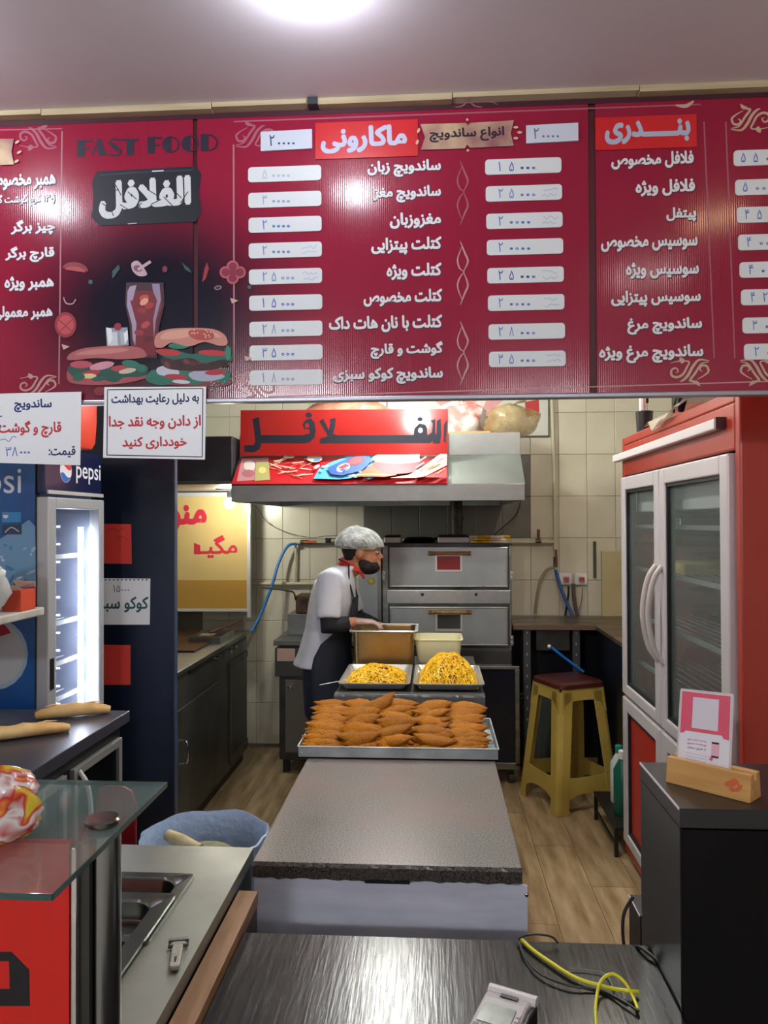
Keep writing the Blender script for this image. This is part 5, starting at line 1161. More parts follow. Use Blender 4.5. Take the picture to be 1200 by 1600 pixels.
# stand
b = MB(); zs = zz(1040); s0, s1 = ox0+.02, P(812, 1100, Y=OY).x
b.box(s0, s1, OY-.01, OY+.02, zs-.02, zs+.0).box(s1-.03, s1, OY-.01, OY+.02, .12, zs-.02).box(s0, s0+.03, OY-.01, OY+.02, .12, zs-.02).box(s0, s1, OY-.01, OY+.02, .10, .14).box(s0, s1, 5.42, 5.46, .1, .14).box(s1-.03, s1, 5.43, 5.46, .12, zs)
b.build('stand_frame', steel, ov, bevel=.003)
MB().box(s0+.03, s1-.03, OY+.003, OY+.012, .14, zs-.02).build('stand_panel', mat('navy_black_sheet', '#0c1220', .25), ov)
for x_, y_ in ((s0+.05, OY+.06), (s1-.05, OY+.06), (s0+.05, 5.4), (s1-.05, 5.4)): MB().cyl((x_-.015, y_, .035), (x_+.015, y_, .035), .035, 16).box(x_-.018, x_+.018, y_-.012, y_+.012, .04, .10).build('caster', mat('grey_caster', '#4a4a48', .5), ov, smooth=False)
# steel locker left of the oven
lx0, lx1 = P(560, 900, Y=OY+.03).x, ox0-.006
lk = thing('steel_locker', 'tall pale steel cabinet side between the cook and the oven', 'cabinet', ((lx0+lx1)/2, 5.2, 0))
MB().box(lx0, lx1-.02, OY+.03, 5.5, 0, P(580, 856, Y=OY).z).build('locker_body', mat('pale_steel_sheet', '#bcc6ca', .35, .5), lk, bevel=.004)
MB().box(lx1-.02, lx1, OY+.01, OY+.05, 0, P(580, 852, Y=OY).z).build('corner_post', steel_lt, lk)
q = P(580, 908, Y=OY+.028)
b = MB().cyl((q.x, OY+.030, q.z), (q.x, OY+.026, q.z), .024, 20); b.build('sticker', mat('olive_sticker', '#a8a850', .5), lk)
b = MB().cyl((q.x, OY+.026, q.z+.002), (q.x, OY+.0245, q.z+.002), .014, 16); b.build('sticker_centre', mat('sticker_gold', '#d8c050', .5), lk)
# things on the oven
zt_ = zT+.001
def lidded(x0, x1, y0, label, h=.036):
    a, c = P(x0, 845, Y=y0).x, P(x1, 845, Y=y0).x; t = thing('flat_scale', label, 'lid', ((a+c)/2, y0+.1, zt_))
    MB().box(a, c, y0, y0+.2, zt_, zt_+h).build('white_case', white, t, bevel=.008); MB().box(a+.004, c-.004, y0+.004, y0+.196, zt_+h, zt_+h+.014).build('black_lid', blackm, t, bevel=.006)
lidded(600, 626, OY+.05, 'white and black flat box on the oven beside the cap'); lidded(684, 733, OY+.05, 'white and black flat box in the middle of the oven top')
c = P(655, 845, Y=OY+.2)
t = thing('frying_pan', 'black frying pan upside down on top of the oven', 'pan', (c.x, OY+.2, zt_))
MB().lathe([(.10, 0), (.105, .012), (.085, .035), (.02, .04)], (c.x, OY+.2, zt_), 28).build('pan_body', blackg, t, smooth=True); MB().tube([(c.x+.1, OY+.18, zt_+.02), (c.x+.2, OY+.24, zt_+.045)], .01, 8).build('handle', blackm, t, smooth=True)
c = P(765, 840, Y=OY+.1); ym = mat('yellow_print_film', '#e8c020', .5, c2='#f0ead4', ns=16, lo=.47, hi=.53)
for i in range(3):
    b = MB(); rs = []; rq = random.Random(40+i)
    for s_ in (0, 1): rs.append([(c.x-.13+.26*k/9+ (0), OY+.06+(0 if e == 0 else .14)+rq.uniform(-.008, .008), zt_+.001+i*.016+s_*.012+rq.uniform(-.0015, .0015)) for e in (0, 1) for k in (range(10) if e == 0 else range(9, -1, -1))])
    b.rings(rs); o = b.build('folded_packet', ym, None); tag(o, ['bottom yellow and white packet of the pile on the oven', 'middle yellow and white packet of the pile on the oven', 'top yellow and white packet of the pile on the oven'][i], 'packet', 'yellow packets on the oven')
# flue pipe behind oven
fx = P(713, 800, Y=5.4).x
o = MB().lathe([(.042, 0), (.042, .14), (.05, .14), (.05, .17), (.042, .17), (.042, .55)], (fx, 5.42, zt_), 20).build('flue_pipe', mat('sooty_metal', '#55504a', .5, .7, c2='#38342e', ns=9), None, smooth=True); tag(o, 'sooty vertical flue pipe rising behind the oven', 'pipe')
# ------------------------------------------------------------------ hood
HY = 4.20; hx0, hx1 = P(361, 770, Y=HY).x, P(820, 770, Y=HY).x
hz0, hz1 = P(600, 783, Y=HY).z, P(600, 757, Y=HY).z
bY = 4.45; bz0, bz1 = P(750, 711, Y=bY).z, P(750, 676, Y=bY).z; bx0, bx1 = P(374, 700, Y=bY).x, P(813, 700, Y=bY).x
hd = thing('extractor_hood', 'wide stainless extractor hood above the oven', 'hood', ((hx0+hx1)/2, 4.9, hz0))
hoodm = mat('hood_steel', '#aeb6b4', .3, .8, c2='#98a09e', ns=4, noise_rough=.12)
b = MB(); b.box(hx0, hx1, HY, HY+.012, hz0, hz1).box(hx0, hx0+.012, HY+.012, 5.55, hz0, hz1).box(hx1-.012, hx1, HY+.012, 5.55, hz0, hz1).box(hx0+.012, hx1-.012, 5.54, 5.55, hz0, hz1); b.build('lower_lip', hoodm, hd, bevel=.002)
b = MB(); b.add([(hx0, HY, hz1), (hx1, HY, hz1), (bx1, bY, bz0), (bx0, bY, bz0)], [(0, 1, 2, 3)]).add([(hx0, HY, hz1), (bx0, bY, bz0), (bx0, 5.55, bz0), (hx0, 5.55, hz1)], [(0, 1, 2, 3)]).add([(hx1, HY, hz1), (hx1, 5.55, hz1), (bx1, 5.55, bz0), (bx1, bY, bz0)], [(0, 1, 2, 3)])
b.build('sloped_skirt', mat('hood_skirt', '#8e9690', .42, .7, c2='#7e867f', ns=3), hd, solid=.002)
MB().box(bx0, bx1, bY, 5.55, bz0, bz1).build('upper_box', hoodm, hd, bevel=.003)
# sign board on the hood
sY = 4.37
cs = [(376, 641), (700, 639), (700, 711), (375, 712)]
pts = [P(x, y, Y=sY) for x, y in cs]; t = thing('hood_sign', 'glossy red sign with big black lettering above the hood', 'sign', (pts[3].x+.5, sY, pts[3].z))
ti = math.radians(3); VS = Vector((0, math.sin(ti), math.cos(ti))); NS = Vector((0, -math.cos(ti), math.sin(ti)))
pr = Print((0, sY, pts[3].z), (1, 0, 0), VS, NS)
fr_ = [pr.O+Vector((1, 0, 0))*u+VS*v for u, v in [pr.uv(*c) for c in cs]]
b = MB(); b.rings([fr_, [p-NS*.01 for p in fr_]]); b.build('sign_board', mat('glossy_red', '#ac2a26', .13, coat=.5), t)
blk = '1c2030'
Q = lambda x, y: (340+x/4, 610+y/4)
def PZ_(pts, c=True): pr.poly([Q(*p) for p in pts], blk, curve=False)
PZ_([(166, 385), (166, 345), (225, 340), (236, 320), (228, 250), (218, 180), (258, 166), (270, 262), (270, 278), (540, 280), (552, 272), (575, 270), (575, 245), (540, 240), (530, 215), (545, 190), (580, 172), (606, 200), (614, 250), (606, 296), (575, 325), (540, 332), (275, 330), (262, 368), (225, 388)])
pr.ell(*Q(560, 220), 3.4, 3.6, mat('glossy_red', '')); pr.ell(*Q(569, 154), 5, 4.2, blk)
PZ_([(635, 195), (660, 175), (695, 250), (705, 200), (700, 182), (738, 170), (735, 220), (722, 270), (745, 280), (1315, 278), (1340, 262), (1345, 205), (1330, 190), (1362, 178), (1360, 300), (1330, 330), (720, 332), (700, 330), (660, 335), (635, 330), (642, 300), (690, 285)])
PZ_([(1280, 280), (1255, 262), (1262, 215), (1290, 178), (1318, 195), (1322, 262), (1350, 280)] if False else [(1225, 280), (1230, 235), (1262, 205), (1300, 215), (1310, 240), (1310, 280)])
pr.ell(*Q(1268, 250), 3.6, 4.0, mat('glossy_red', '')); pr.ell(*Q(1265, 180), 4.5, 3.5, blk)
PZ_([(1372, 280), (1385, 178), (1412, 160), (1412, 260), (1405, 325), (1345, 332), (1340, 280)] if False else [(1345, 332), (1345, 285), (1368, 270), (1370, 190), (1395, 176), (1398, 280), (1390, 332)])
PZ_([(1414, 215), (1436, 180), (1432, 260), (1424, 330), (1412, 318)])
pr.done('lettering', t)
# picture panel on the slope
V = Vector((0, bY-HY, bz0-hz1)).normalized(); O = Vector((0, HY-.006, hz1+.004)); N_ = Vector((0, -V.z, V.y))
pr = Print(O+N_*.006, (1, 0, 0), V, step=.0005)
cs = [(361, 756), (699, 755), (699, 713), (378, 714)]
uv = [pr.uv(*c) for c in cs]; t = thing('picture_panel', 'printed food picture panel on the sloping hood front', 'picture panel', tuple(pr.at(*uv[0])))
b = MB(); f_ = [O+Vector((1, 0, 0))*u+V*v for u, v in uv]; b.rings([f_, [p+N_*.006 for p in f_]]); b.build('panel_sheet', mat('picture_base', '#b8232a', .25, coat=.4), t)
pr.poly([(378, 716), (420, 715), (418, 735), (398, 750), (370, 752)], 'c08a90'); pr.ell(390, 728, 9, 8, 'd8cfc8'); pr.ell(388, 740, 10, 6, 'a86a70'); pr.poly([(400, 722), (420, 722), (422, 750), (398, 752)], 'a8a468'); pr.ell(410, 735, 6, 5, 'd0c878')
for i in range(26): 
    x_ = random.uniform(424, 486); y_ = random.uniform(718, 746); a_ = random.uniform(-.5, .5); pr.stroke([(x_-9, y_-9*a_), (x_+9, y_+9*a_)], 2, random.choice(['dcc8a8', 'c89a80', '9a5048', 'e6dcc6']), smooth=False)
pr.ell(452, 717, 9, 3, 'd8c8b0'); pr.ell(492, 720, 12, 6, 'c8a090')
pr.poly([(490, 752), (500, 735), (520, 725), (548, 716), (590, 713), (600, 718), (585, 735), (560, 750), (530, 753)], '4a9ac4')
for i in range(24): pr.ell(random.uniform(492, 590), random.uniform(714, 752), random.uniform(2, 7), random.uniform(1, 2.5), random.choice(['9cc8e0', '2a78b4', '6ab0d4', 'dbe8f0']), random.uniform(-40, 40), n=7)
pr.poly([(512, 738), (545, 722), (575, 718), (582, 726), (566, 742), (535, 750), (518, 748)], '1c4a94'); pr.ell(556, 727, 14, 7, '5a2430', -18); pr.ell(556, 727, 12, 5.2, '7a3a40', -18)
pr.ell(537, 738, 11, 6, 'dce0e8', -22); pr.poly([(528, 738), (540, 732), (548, 734), (536, 741)], 'c02838'); pr.poly([(529, 741), (540, 740), (546, 738), (538, 745)], '1c4a94')
pr.poly([(556, 752), (575, 738), (590, 726), (600, 735), (620, 750), (600, 753)], 'd84a20')
pr.poly([(584, 732), (600, 746), (630, 748), (655, 742), (660, 730), (625, 728)], '6a2430', curve=True); pr.poly([(582, 726), (596, 717), (640, 716), (655, 722), (650, 730), (610, 732)], 'd8cfba', curve=True); pr.ell(648, 719, 8, 4, 'e0d8c8')
pr.poly([(610, 755), (640, 750), (660, 738), (690, 716), (698, 714), (698, 735), (665, 752), (650, 755)], 'd4cca8'); pr.poly([(664, 754), (698, 738), (698, 755)], 'b8232a')
for i in range(14): x_ = random.uniform(655, 692); y_ = random.uniform(724, 746); pr.stroke([(x_-6, y_+4), (x_+6, y_-4)], 1.8, random.choice(['c8a44c', 'a83a30', '3c3028', 'e0d8c0']), smooth=False)
pr.stroke([(545, 753), (580, 751), (610, 752)], 2, 'd0c030')
pr.done('printed_artwork', t)
# things on the hood
zt_ = bz1+.001
c = P(790, 660, Y=4.75)
bag('plastic_bag', (c.x+.04, 4.75, zt_+.002), .16, .14, .10, mat('brown_clear_bag', '#b0a070', .2, alpha=.6, c2='#8a6a3c', ns=7, bump=.8, bs=22), 'clear bag with brownish content on top of the hood', seed=14)
c = P(725, 650, Y=4.9)
bag('plastic_bag', (c.x-.02, 5.0, zt_+.002), .17, .16, .13, mat('pink_white_bag', '#d8d0c8', .3, c2='#d07a74', ns=5, lo=.5, hi=.6, bump=.6, bs=18), 'white and pink carrier bag lying on top of the hood', seed=15)
c = P(540, 640, Y=5.0)
bag('plastic_bag', (c.x, 5.1, zt_), .3, .16, .16, mat('peach_bag', '#c89a80', .4, c2='#9a5a44', ns=8, bump=.5, bs=18), 'peach coloured bag on the hood behind the red sign', seed=16)
a, c = P(700, 672, Y=4.5).x, P(766, 672, Y=4.5).x
o = MB().box(a, c, 4.5, 4.75, zt_, zt_+.014).build('cardboard_sheet', mat('cardboard', '#b8884c', .7), None, bevel=.002); tag(o, 'thin brown cardboard piece lying on the hood front', 'cardboard')
# poster on back wall
a0, a1, z0_, z1 = P(604, 650, Y=5.56).x, P(858, 650, Y=5.56).x, P(800, 683, Y=5.56).z, 2.62
t = thing('wall_poster', 'pale framed poster with pink picture high on the tiled wall', 'poster', ((a0+a1)/2, 5.56, z0_))
MB().box(a0, a1, 5.556, 5.572, z0_, z1).build('poster_sheet', mat('poster_white', '#c8c8bc', .35), t)
b = MB(); e = .02; b.box(a0, a1, 5.548, 5.556, z0_, z0_+.008).box(a1-.008, a1, 5.548, 5.556, z0_, z1).box(a0, a0+.008, 5.548, 5.556, z0_, z1); b.build('frame', mat('dark_frame', '#3c3c38', .4), t)
pr = Print((0, 5.556, 0), (1, 0, 0), (0, 0, 1)); pr.poly([(675, 622), (745, 622), (790, 622), (740, 668), (720, 662)], 'd89a98'); pr.poly([(820, 628), (842, 624), (843, 650), (822, 650)], 'b83434'); pr.ell(740, 640, 24, 8, 'e6d4ce', -40); pr.done('printed_artwork', t)
# ------------------------------------------------------------------ small hood over grill, yellow board, grill
t = thing('grill_hood', 'dark grey hood above the grill on the left', 'hood', (-1.5, 4.9, 1.85))
gz0 = P(300, 757, Y=4.3).z
gh = mat('smoky_panel', '#4c4e54', .35, .5, c2='#3a3438', ns=3)
MB().box(XL+.02, hx0-.02, 4.3, 5.5, gz0+.02, 2.14).build('hood_body', gh, t, bevel=.004)
MB().box(XL+.02, hx0-.02, 4.29, 5.5, gz0, gz0+.02).build('hood_rim', steel, t, bevel=.002)
MB().box(-1.4, -1.28, 4.85, 5.0, gz0-.006, gz0).build('lamp_plate', blackm, t)
YYB = 5.30
a0, a1, z0_, z1 = P(270, 950, Y=YYB).x, P(392, 950, Y=YYB).x, P(330, 951, Y=YYB).z, P(330, 776, Y=YYB).z
t = thing('yellow_board', 'amber board with red lettering at the end of the grill', 'sign', ((a0+a1)/2, YYB, z0_))
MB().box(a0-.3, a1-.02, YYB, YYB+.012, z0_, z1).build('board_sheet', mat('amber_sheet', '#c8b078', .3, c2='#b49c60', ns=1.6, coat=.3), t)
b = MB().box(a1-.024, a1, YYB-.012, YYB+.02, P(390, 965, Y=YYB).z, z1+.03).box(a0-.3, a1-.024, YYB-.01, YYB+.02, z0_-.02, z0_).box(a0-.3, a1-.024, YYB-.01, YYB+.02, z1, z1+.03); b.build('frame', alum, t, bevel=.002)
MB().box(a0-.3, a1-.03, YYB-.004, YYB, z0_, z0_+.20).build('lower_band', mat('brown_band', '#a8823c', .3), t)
pr = Print((0, YYB-.001, 0), (1, 0, 0), (0, 0, 1)); pr.lay = 2
pr.text('منو', 262, 789, 323, 832, 'b42438', .05); pr.text('مگیـ', 312, 836, 371, 872, 'b42438', .028); pr.poly([(303, 848), (313, 852), (313, 866), (303, 866)], 'b42438')
pr.done('lettering', t)
GX = -1.30; gT = .90
gr_ = thing('grill_unit', 'long dark steel grill cabinet along the left side', 'grill', (GX-.35, 4.6, 0))
gy0, gy1 = 3.68, 5.27
bodym = mat('grill_steel', '#6a6c68', .33, .8, c2='#565854', ns=2.5, noise_rough=.15)
MB().box(XL+.02, GX, gy0, gy1, .08, gT-.04).build('cabinet_body', bodym, gr_, bevel=.003)
MB().box(XL+.02, GX-.03, gy0+.02, gy1, 0, .08).build('plinth', blackm, gr_)
MB().box(XL+.02, GX+.02, gy0, gy1, gT-.025, gT).build('top_plate', steel, gr_, bevel=.003)
MB().box(GX-.50, GX-.08, 4.35, 5.2, gT, gT+.012).build('griddle_plate', mat('burnt_griddle', '#2a1c16', .35, .4, c2='#4a2c1c', ns=6), gr_, bevel=.003)
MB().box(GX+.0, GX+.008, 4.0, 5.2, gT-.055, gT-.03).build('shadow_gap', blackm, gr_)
ya, yb_ = P(360, 1100, X=GX).y, P(391, 1100, X=GX).y
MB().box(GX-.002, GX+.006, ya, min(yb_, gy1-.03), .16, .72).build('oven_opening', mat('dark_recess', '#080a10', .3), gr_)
b = MB().box(GX+.0, GX+.01, ya-.03, ya, .12, .76).box(GX, GX+.01, ya, gy1-.01, .72, .76).box(GX, GX+.01, ya, gy1-.01, .10, .16); b.build('opening_frame', bodym, gr_, bevel=.002)
yd = P(340, 1050, X=GX).y
dd = MB().box(GX, GX+.012, gy0+.02, yd, .12, .70).build('door', bodym, gr_, bevel=.004)
q = P(283, 1175, X=GX+.012); MB().tube(crv([(GX+.012, q.y, q.z+.06), (GX+.045, q.y, q.z+.045), (GX+.045, q.y, q.z-.045), (GX+.012, q.y, q.z-.06)], 5), .006, 8).build('handle', chrome, dd, smooth=True)
for px_, py_ in ((338, 1029), (346, 1025), (357, 1018), (365, 1011)):
    q = P(px_, py_, X=GX+.01); MB().cyl((GX-.002, q.y, q.z), (GX+.03, q.y, q.z), .012, 14).build('knob', chrome, gr_, smooth=True)
# pan on grill
t = thing('steel_dish', 'shallow steel dish with tongs on the grill top', 'dish', (GX-.08, 4.02, gT)); gp = P(300, 997, Z=gT)
gy = gp.y
MB().box(GX-.22, GX-.02, gy-.22, gy+.1, gT+.001, gT+.004).box(GX-.22, GX-.02, gy-.22, gy-.216, gT+.004, gT+.04).box(GX-.22, GX-.02, gy+.096, gy+.1, gT+.004, gT+.04).box(GX-.22, GX-.216, gy-.216, gy+.096, gT+.004, gT+.04).box(GX-.024, GX-.02, gy-.216, gy+.096, gT+.004, gT+.04).build('dish_body', steel_lt, t)
t2 = thing('spatula', 'steel spatula with brown handle leaning across the grill dish', 'spatula', (GX-.1, gy, gT+.04))
MB().tube([(GX-.12, gy-.1, gT+.05), (GX-.03, gy+.35, gT+.07)], .007, 8).build('handle', mat('brown_handle', '#5a2c1c', .5), t2, smooth=True); MB().box(GX-.17, GX-.08, gy-.2, gy-.09, gT+.043, gT+.046).build('blade', steel_lt, t2)
# ------------------------------------------------------------------ fryer
FYr = 5.0; fx0, fx1 = P(431, 1050, Y=FYr).x, P(431, 1050, Y=FYr).x+.52
t = thing('fryer_cabinet', 'grey steel fryer cabinet behind the cook', 'fryer', ((fx0+fx1)/2, 5.2, 0))
zf = lambda y: P(470, y, Y=FYr).z
MB().box(fx0+.02, fx1, FYr+.01, 5.5, .09, zf(1010)).build('cabinet_body', steel_dk, t, bevel=.003)
MB().box(fx0, fx1, FYr-.03, 5.5, zf(1056), zf(1012)).build('front_apron', mat('fryer_front', '#565a58', .4, .7), t, bevel=.003)
MB().box(fx0-.01, fx1, FYr-.03, 5.52, zf(1008), zf(1000)).build('deck', steel, t, bevel=.003)
MB().box(fx0+.04, fx1, 5.2, 5.5, zf(1000), zf(970)+.02).build('back_tank', steel, t, bevel=.004)
dd = MB().box(fx0+.06, fx0+.4, FYr-.004, FYr+.012, .14, zf(1062)).build('door', mat('fryer_door', '#7c7c74', .4, .7), t, bevel=.004)
q = P(453, 1074, Y=FYr-.01); MB().ball((q.x, FYr-.012, q.z), .014, .012, .014, 12, 8).build('knob', chrome, dd, smooth=True)
a, c = P(433, 1013, Y=FYr-.03), P(461, 1033, Y=FYr-.03); MB().box(a.x, c.x, FYr-.032, FYr-.03, c.z, a.z).build('label_plate', mat('pink_label', '#c8a894', .5), t)
for x_ in (fx0+.06, fx1-.06): MB().box(x_-.02, x_+.02, FYr+.03, FYr+.07, 0, .09).build('foot', blackm, t)
a = P(463, 930, Y=5.25); c = P(490, 968, Y=5.25)
t = thing('fryer_basket', 'brown burnt fryer basket with long wire handle', 'basket', (a.x+.08, 5.3, c.z))
MB().box(a.x, a.x+.2, 5.22, 5.42, zf(970)+.022, a.z).build('basket_body', mat('burnt_metal', '#5c4636', .5, .6, c2='#3c2c22', ns=16), t, bevel=.006)
h0 = P(410, 917, Y=5.2); MB().tube(crv([(a.x+.0, 5.22, a.z-.03), (a.x-.01, 5.21, a.z+.02), (a.x-.05, 5.2, a.z+.035), tuple(h0)], 5), .006, 8).build('handle', mat('dark_wire', '#4c4a44', .4, .7), t, smooth=True)
# ------------------------------------------------------------------ pipes, hoses, wires on the back wall
YW = 5.54
W2 = lambda x, y, d=0: tuple(P(x, y, Y=YW-d))
pipem = mat('cream_painted_pipe', '#c4beA2'.lower(), .5)
def pipe(name, label, pts, r, m=pipem, n=10, cat='pipe', smooth=False):
    o = MB().tube(crv(pts, 5) if smooth else pts, r, n).build(name, m, None, smooth=True); tag(o, label, cat); return o
pipe('gas_pipe', 'cream vertical pipe on the tiles right of the hood', [W2(862, 615), W2(866, 740), W2(868, 868)], .014)
pipe('gas_pipe', 'cream horizontal pipe at oven top height, right of the oven', [W2(800, 847), W2(866, 847)], .011)
pipe('gas_pipe', 'horizontal white pipe on the left tiles behind the blue hose', [W2(392, 912), W2(497, 912)], .012)
pipe('gas_pipe', 'vertical white pipe left of the cook', [W2(462, 852), W2(461, 909)], .009)
pipe('gas_pipe', 'grey pipe with valves above the cook\'s shoulder', [W2(462, 850), W2(540, 850)], .009, steel)
t = thing('gas_valve', 'brass gas valve with orange lever beside the hose end', 'valve', W2(478, 848)); q = Vector(W2(476, 847, .02))
MB().cyl(q-Vector((.03, 0, 0)), q+Vector((.03, 0, 0)), .016, 12).build('valve_body', mat('old_brass', '#6a6248', .4, .8), t, smooth=True); MB().box(q.x+.0, q.x+.09, q.y-.03, q.y-.02, q.z-.006, q.z+.01).build('lever', mat('orange_lever', '#b0583a', .5), t, bevel=.003)
q = Vector(W2(513, 845, .02)); t = thing('pipe_tap', 'small dull tap on the grey pipe near the hair cap', 'valve', tuple(q)); MB().cyl(q-Vector((.02, 0, 0)), q+Vector((.02, 0, 0)), .015, 12).build('tap_body', steel_dk, t, smooth=True); MB().box(q.x-.02, q.x+.025, q.y-.025, q.y-.015, q.z+.01, q.z+.02).build('tap_lever', steel_dk, t)
q = Vector(W2(868, 878, .01)); t = thing('gas_valve', 'rusty valve under the vertical pipe by the sockets', 'valve', tuple(q)); MB().cyl(q-Vector((0, 0, .035)), q+Vector((0, 0, .035)), .015, 12).build('valve_body', mat('old_brass', ''), t, smooth=True); MB().box(q.x-.006, q.x+.008, q.y-.03, q.y-.02, q.z, q.z+.09).build('lever', mat('rust_lever', '#6a3a2c', .6), t, bevel=.003)
q = Vector(W2(841, 838, .01)); t = thing('gas_valve', 'small red handled valve on the pipe right of the oven', 'valve', tuple(q)); MB().box(q.x-.01, q.x+.01, q.y-.02, q.y-.008, q.z-.02, q.z+.05).build('lever', mat('rust_lever', ''), t, bevel=.004); MB().cyl(q+Vector((-.02, 0, -.035)), q+Vector((.02, 0, -.035)), .016, 10).build('valve_body', mat('old_brass', ''), t, smooth=True)
blueh = mat('blue_rubber', '#1f6cae', .35)
pipe('gas_hose', 'bright blue gas hose curving down left of the cook', [W2(464, 850, .03), W2(450, 853, .05), W2(436, 878, .08), W2(425, 915, .14), W2(408, 958, .2), W2(393, 987, .27)], .0105, blueh, cat='hose', smooth=True)
pipe('gas_hose', 'blue gas hose running down behind the right worktop', [W2(868, 890, .03), W2(875, 915, .04), W2(886, 943, .06), W2(894, 962, .08)], .012, mat('blue_hose_dark', '#2a5a9a', .4), cat='hose', smooth=True)
pipe('gas_hose', 'pale flexible hose curving down beside the oven', [W2(865, 886, .03), W2(852, 893, .04), W2(842, 915, .05), W2(836, 960, .06)], .009, mat('beige_hose', '#8c8468', .5), cat='hose', smooth=True)
pipe('hanging_wire', 'thin black wire sagging along the left tiles', [W2(395, 786, .02), W2(405, 798, .02), W2(420, 818, .02), W2(452, 833, .02), W2(487, 840, .02), W2(505, 838, .02), W2(535, 836, .02)], .0022, blackm, 6, 'wire', True)
pipe('hanging_wire', 'thin dark wire hanging from the hood right end', [tuple(P(814, 779, Y=5.45)), W2(806, 805, .06), (ox1-.05, 5.47, zT+.05), (ox1-.06, 5.44, zT+.003)], .004, blackm, 6, 'wire', True)
for px_, lab in ((884, 'left white wall socket with red plug'), (908, 'right white wall socket with red plug')):
    q = Vector(W2(px_, 905)); t = thing('wall_socket', lab, 'socket', tuple(q), 'wall sockets'); SOCK = globals().setdefault('SOCK', []); SOCK.append(t)
    MB().box(q.x-.045, q.x+.045, 5.545, YB-.007, q.z-.042, q.z+.042).build('face_plate', white, t, bevel=.006)
    pg = MB().box(q.x-.018, q.x+.022, 5.51, 5.545, q.z-.018, q.z+.02).build('plug', mat('pale_plug', '#b8a8a0', .5), t, bevel=.008); MB().box(q.x-.014, q.x+.016, 5.505, 5.512, q.z-.006, q.z+.014).build('switch', mat('red_switch', '#c83a38', .4), t)
for k_, pts_, r_, m_ in ((0, [W2(888, 916, .03), W2(888, 930, .04), W2(883, 962, .05)], .007, blackm), (0, [W2(896, 912, .03), W2(897, 935, .04), W2(902, 962, .05)], .014, mat('grey_cord', '#55504c', .5)), (1, [W2(910, 918, .03), W2(909, 935, .03), W2(904, 955, .04)], .004, mat('pale_cord', '#8c887c', .5))):
    MB().tube(crv(pts_, 5), r_, 8).build('power_cord', m_, SOCK[k_], smooth=True)
a, c = W2(929, 846), W2(934, 903)
o = MB().box(a[0]-.004, a[0]+.014, 5.555, 5.573, c[2], a[2]).build('cable_trunking', mat('dark_slot', '#4c483a', .6), None); tag(o, 'narrow dark vertical trunking on the tiles right of the sockets', 'trunking')
a = P(940, 861, Y=5.5); c = P(990, 978, Y=5.5)
o = MB().box(a.x, a.x+.3, 5.5, 5.53, c.z, a.z).build('leaning_board', mat('cream_board', '#b8ac80', .5, c2='#a89c70', ns=2), None, bevel=.004); tag(o, 'cream board leaning on the wall beside the red fridge', 'board')
# ------------------------------------------------------------------ right worktop
cz = P(870, 977, Y=5.0).z
t = thing('corner_worktop', 'stained corner worktop right of the oven', 'worktop', (1.0, 5.2, 0))
wt = mat('stained_worktop', '#7a6c58', .35, .2, c2='#3c3028', ns=5, stretch=(1, 2, 1))
wx0 = ox1+.02; ax = P(930, 978, Y=5.0).x
MB().box(wx0, 1.7, 5.0, 5.52, cz-.025, cz).box(ax, 1.7, 3.84, 5.0, cz-.025, cz).build('worktop', wt, t, bevel=.002)
MB().box(wx0+.0, ax+.02, 4.998, 5.0, cz-.03, cz-.004).build('front_edge', mat('brown_edge', '#6a5444', .5), t)
for lx_ in (P(818, 1000, Y=5.03).x, P(895, 1000, Y=5.03).x):
    b = MB().box(lx_, lx_+.045, 5.03, 5.034, 0, cz-.025).box(lx_, lx_+.004, 5.034, 5.075, 0, cz-.025)
    lg = b.build('slotted_leg', mat('slotted_steel', '#55585a', .45, .6), t)
    h_ = MB()
    for k in range(12): h_.box(lx_+.018, lx_+.026, 5.0285, 5.0302, cz-.06-k*.07, cz-.045-k*.07)
    h_.build('leg_slots', mat('slot_light', '#9aa0a0', .4), lg)
MB().box(P(838, 1000, Y=5.06).x, P(890, 1000, Y=5.06).x, 5.06, 5.07, cz-.17, cz-.04).build('brace_plate', steel_dk, t)
MB().box(ax+.01, ax+.03, 3.9, 5.0, .0, cz-.03).build('side_void_sheet', mat('navy_void_shade', '#0a0f1c', .4), t)  # near-black sheets put in for the shaded void under the worktop
MB().box(wx0, 1.7, 5.46, 5.5, .0, cz-.03).build('rear_void_sheet', mat('navy_void_shade', ''), t)
pipe('gas_hose', 'bright blue hose end under the right worktop', [tuple(P(862, 1012, Y=5.0-.02)), tuple(P(885, 1030, Y=4.98)), tuple(P(912, 1050, Y=4.97))], .009, mat('blue_hose_bright', '#1874d0', .35), cat='hose', smooth=True)
q = P(858, 1010, Y=4.98); o = MB().ball(tuple(q), .014, .014, .014, 10, 6).build('hose_fitting', mat('shiny_fitting', '#f0f0f0', .2, .3), None, smooth=True); tag(o, 'shiny hose fitting under the right worktop', 'fitting')
c = P(835, 1170, Y=5.15)
t = thing('grey_bucket', 'grey plastic bucket standing under the right worktop', 'bucket', (c.x, 5.2, 0)); MB().lathe([(.09, 0), (.13, .45), (.135, .46), (.135, .48), (.125, .48), (.12, .44), (.085, .01)], (c.x+.02, 5.2, 0), 24, caps=False).build('bucket_body', mat('grey_plastic', '#5a625c', .5), t, smooth=True)
MB().tube(crv([(c.x-.11, 5.2, .46), (c.x-.06, 5.07, .52), (c.x+.1, 5.07, .52), (c.x+.15, 5.2, .46)], 5), .004, 6).build('handle', steel_dk, t, smooth=True)
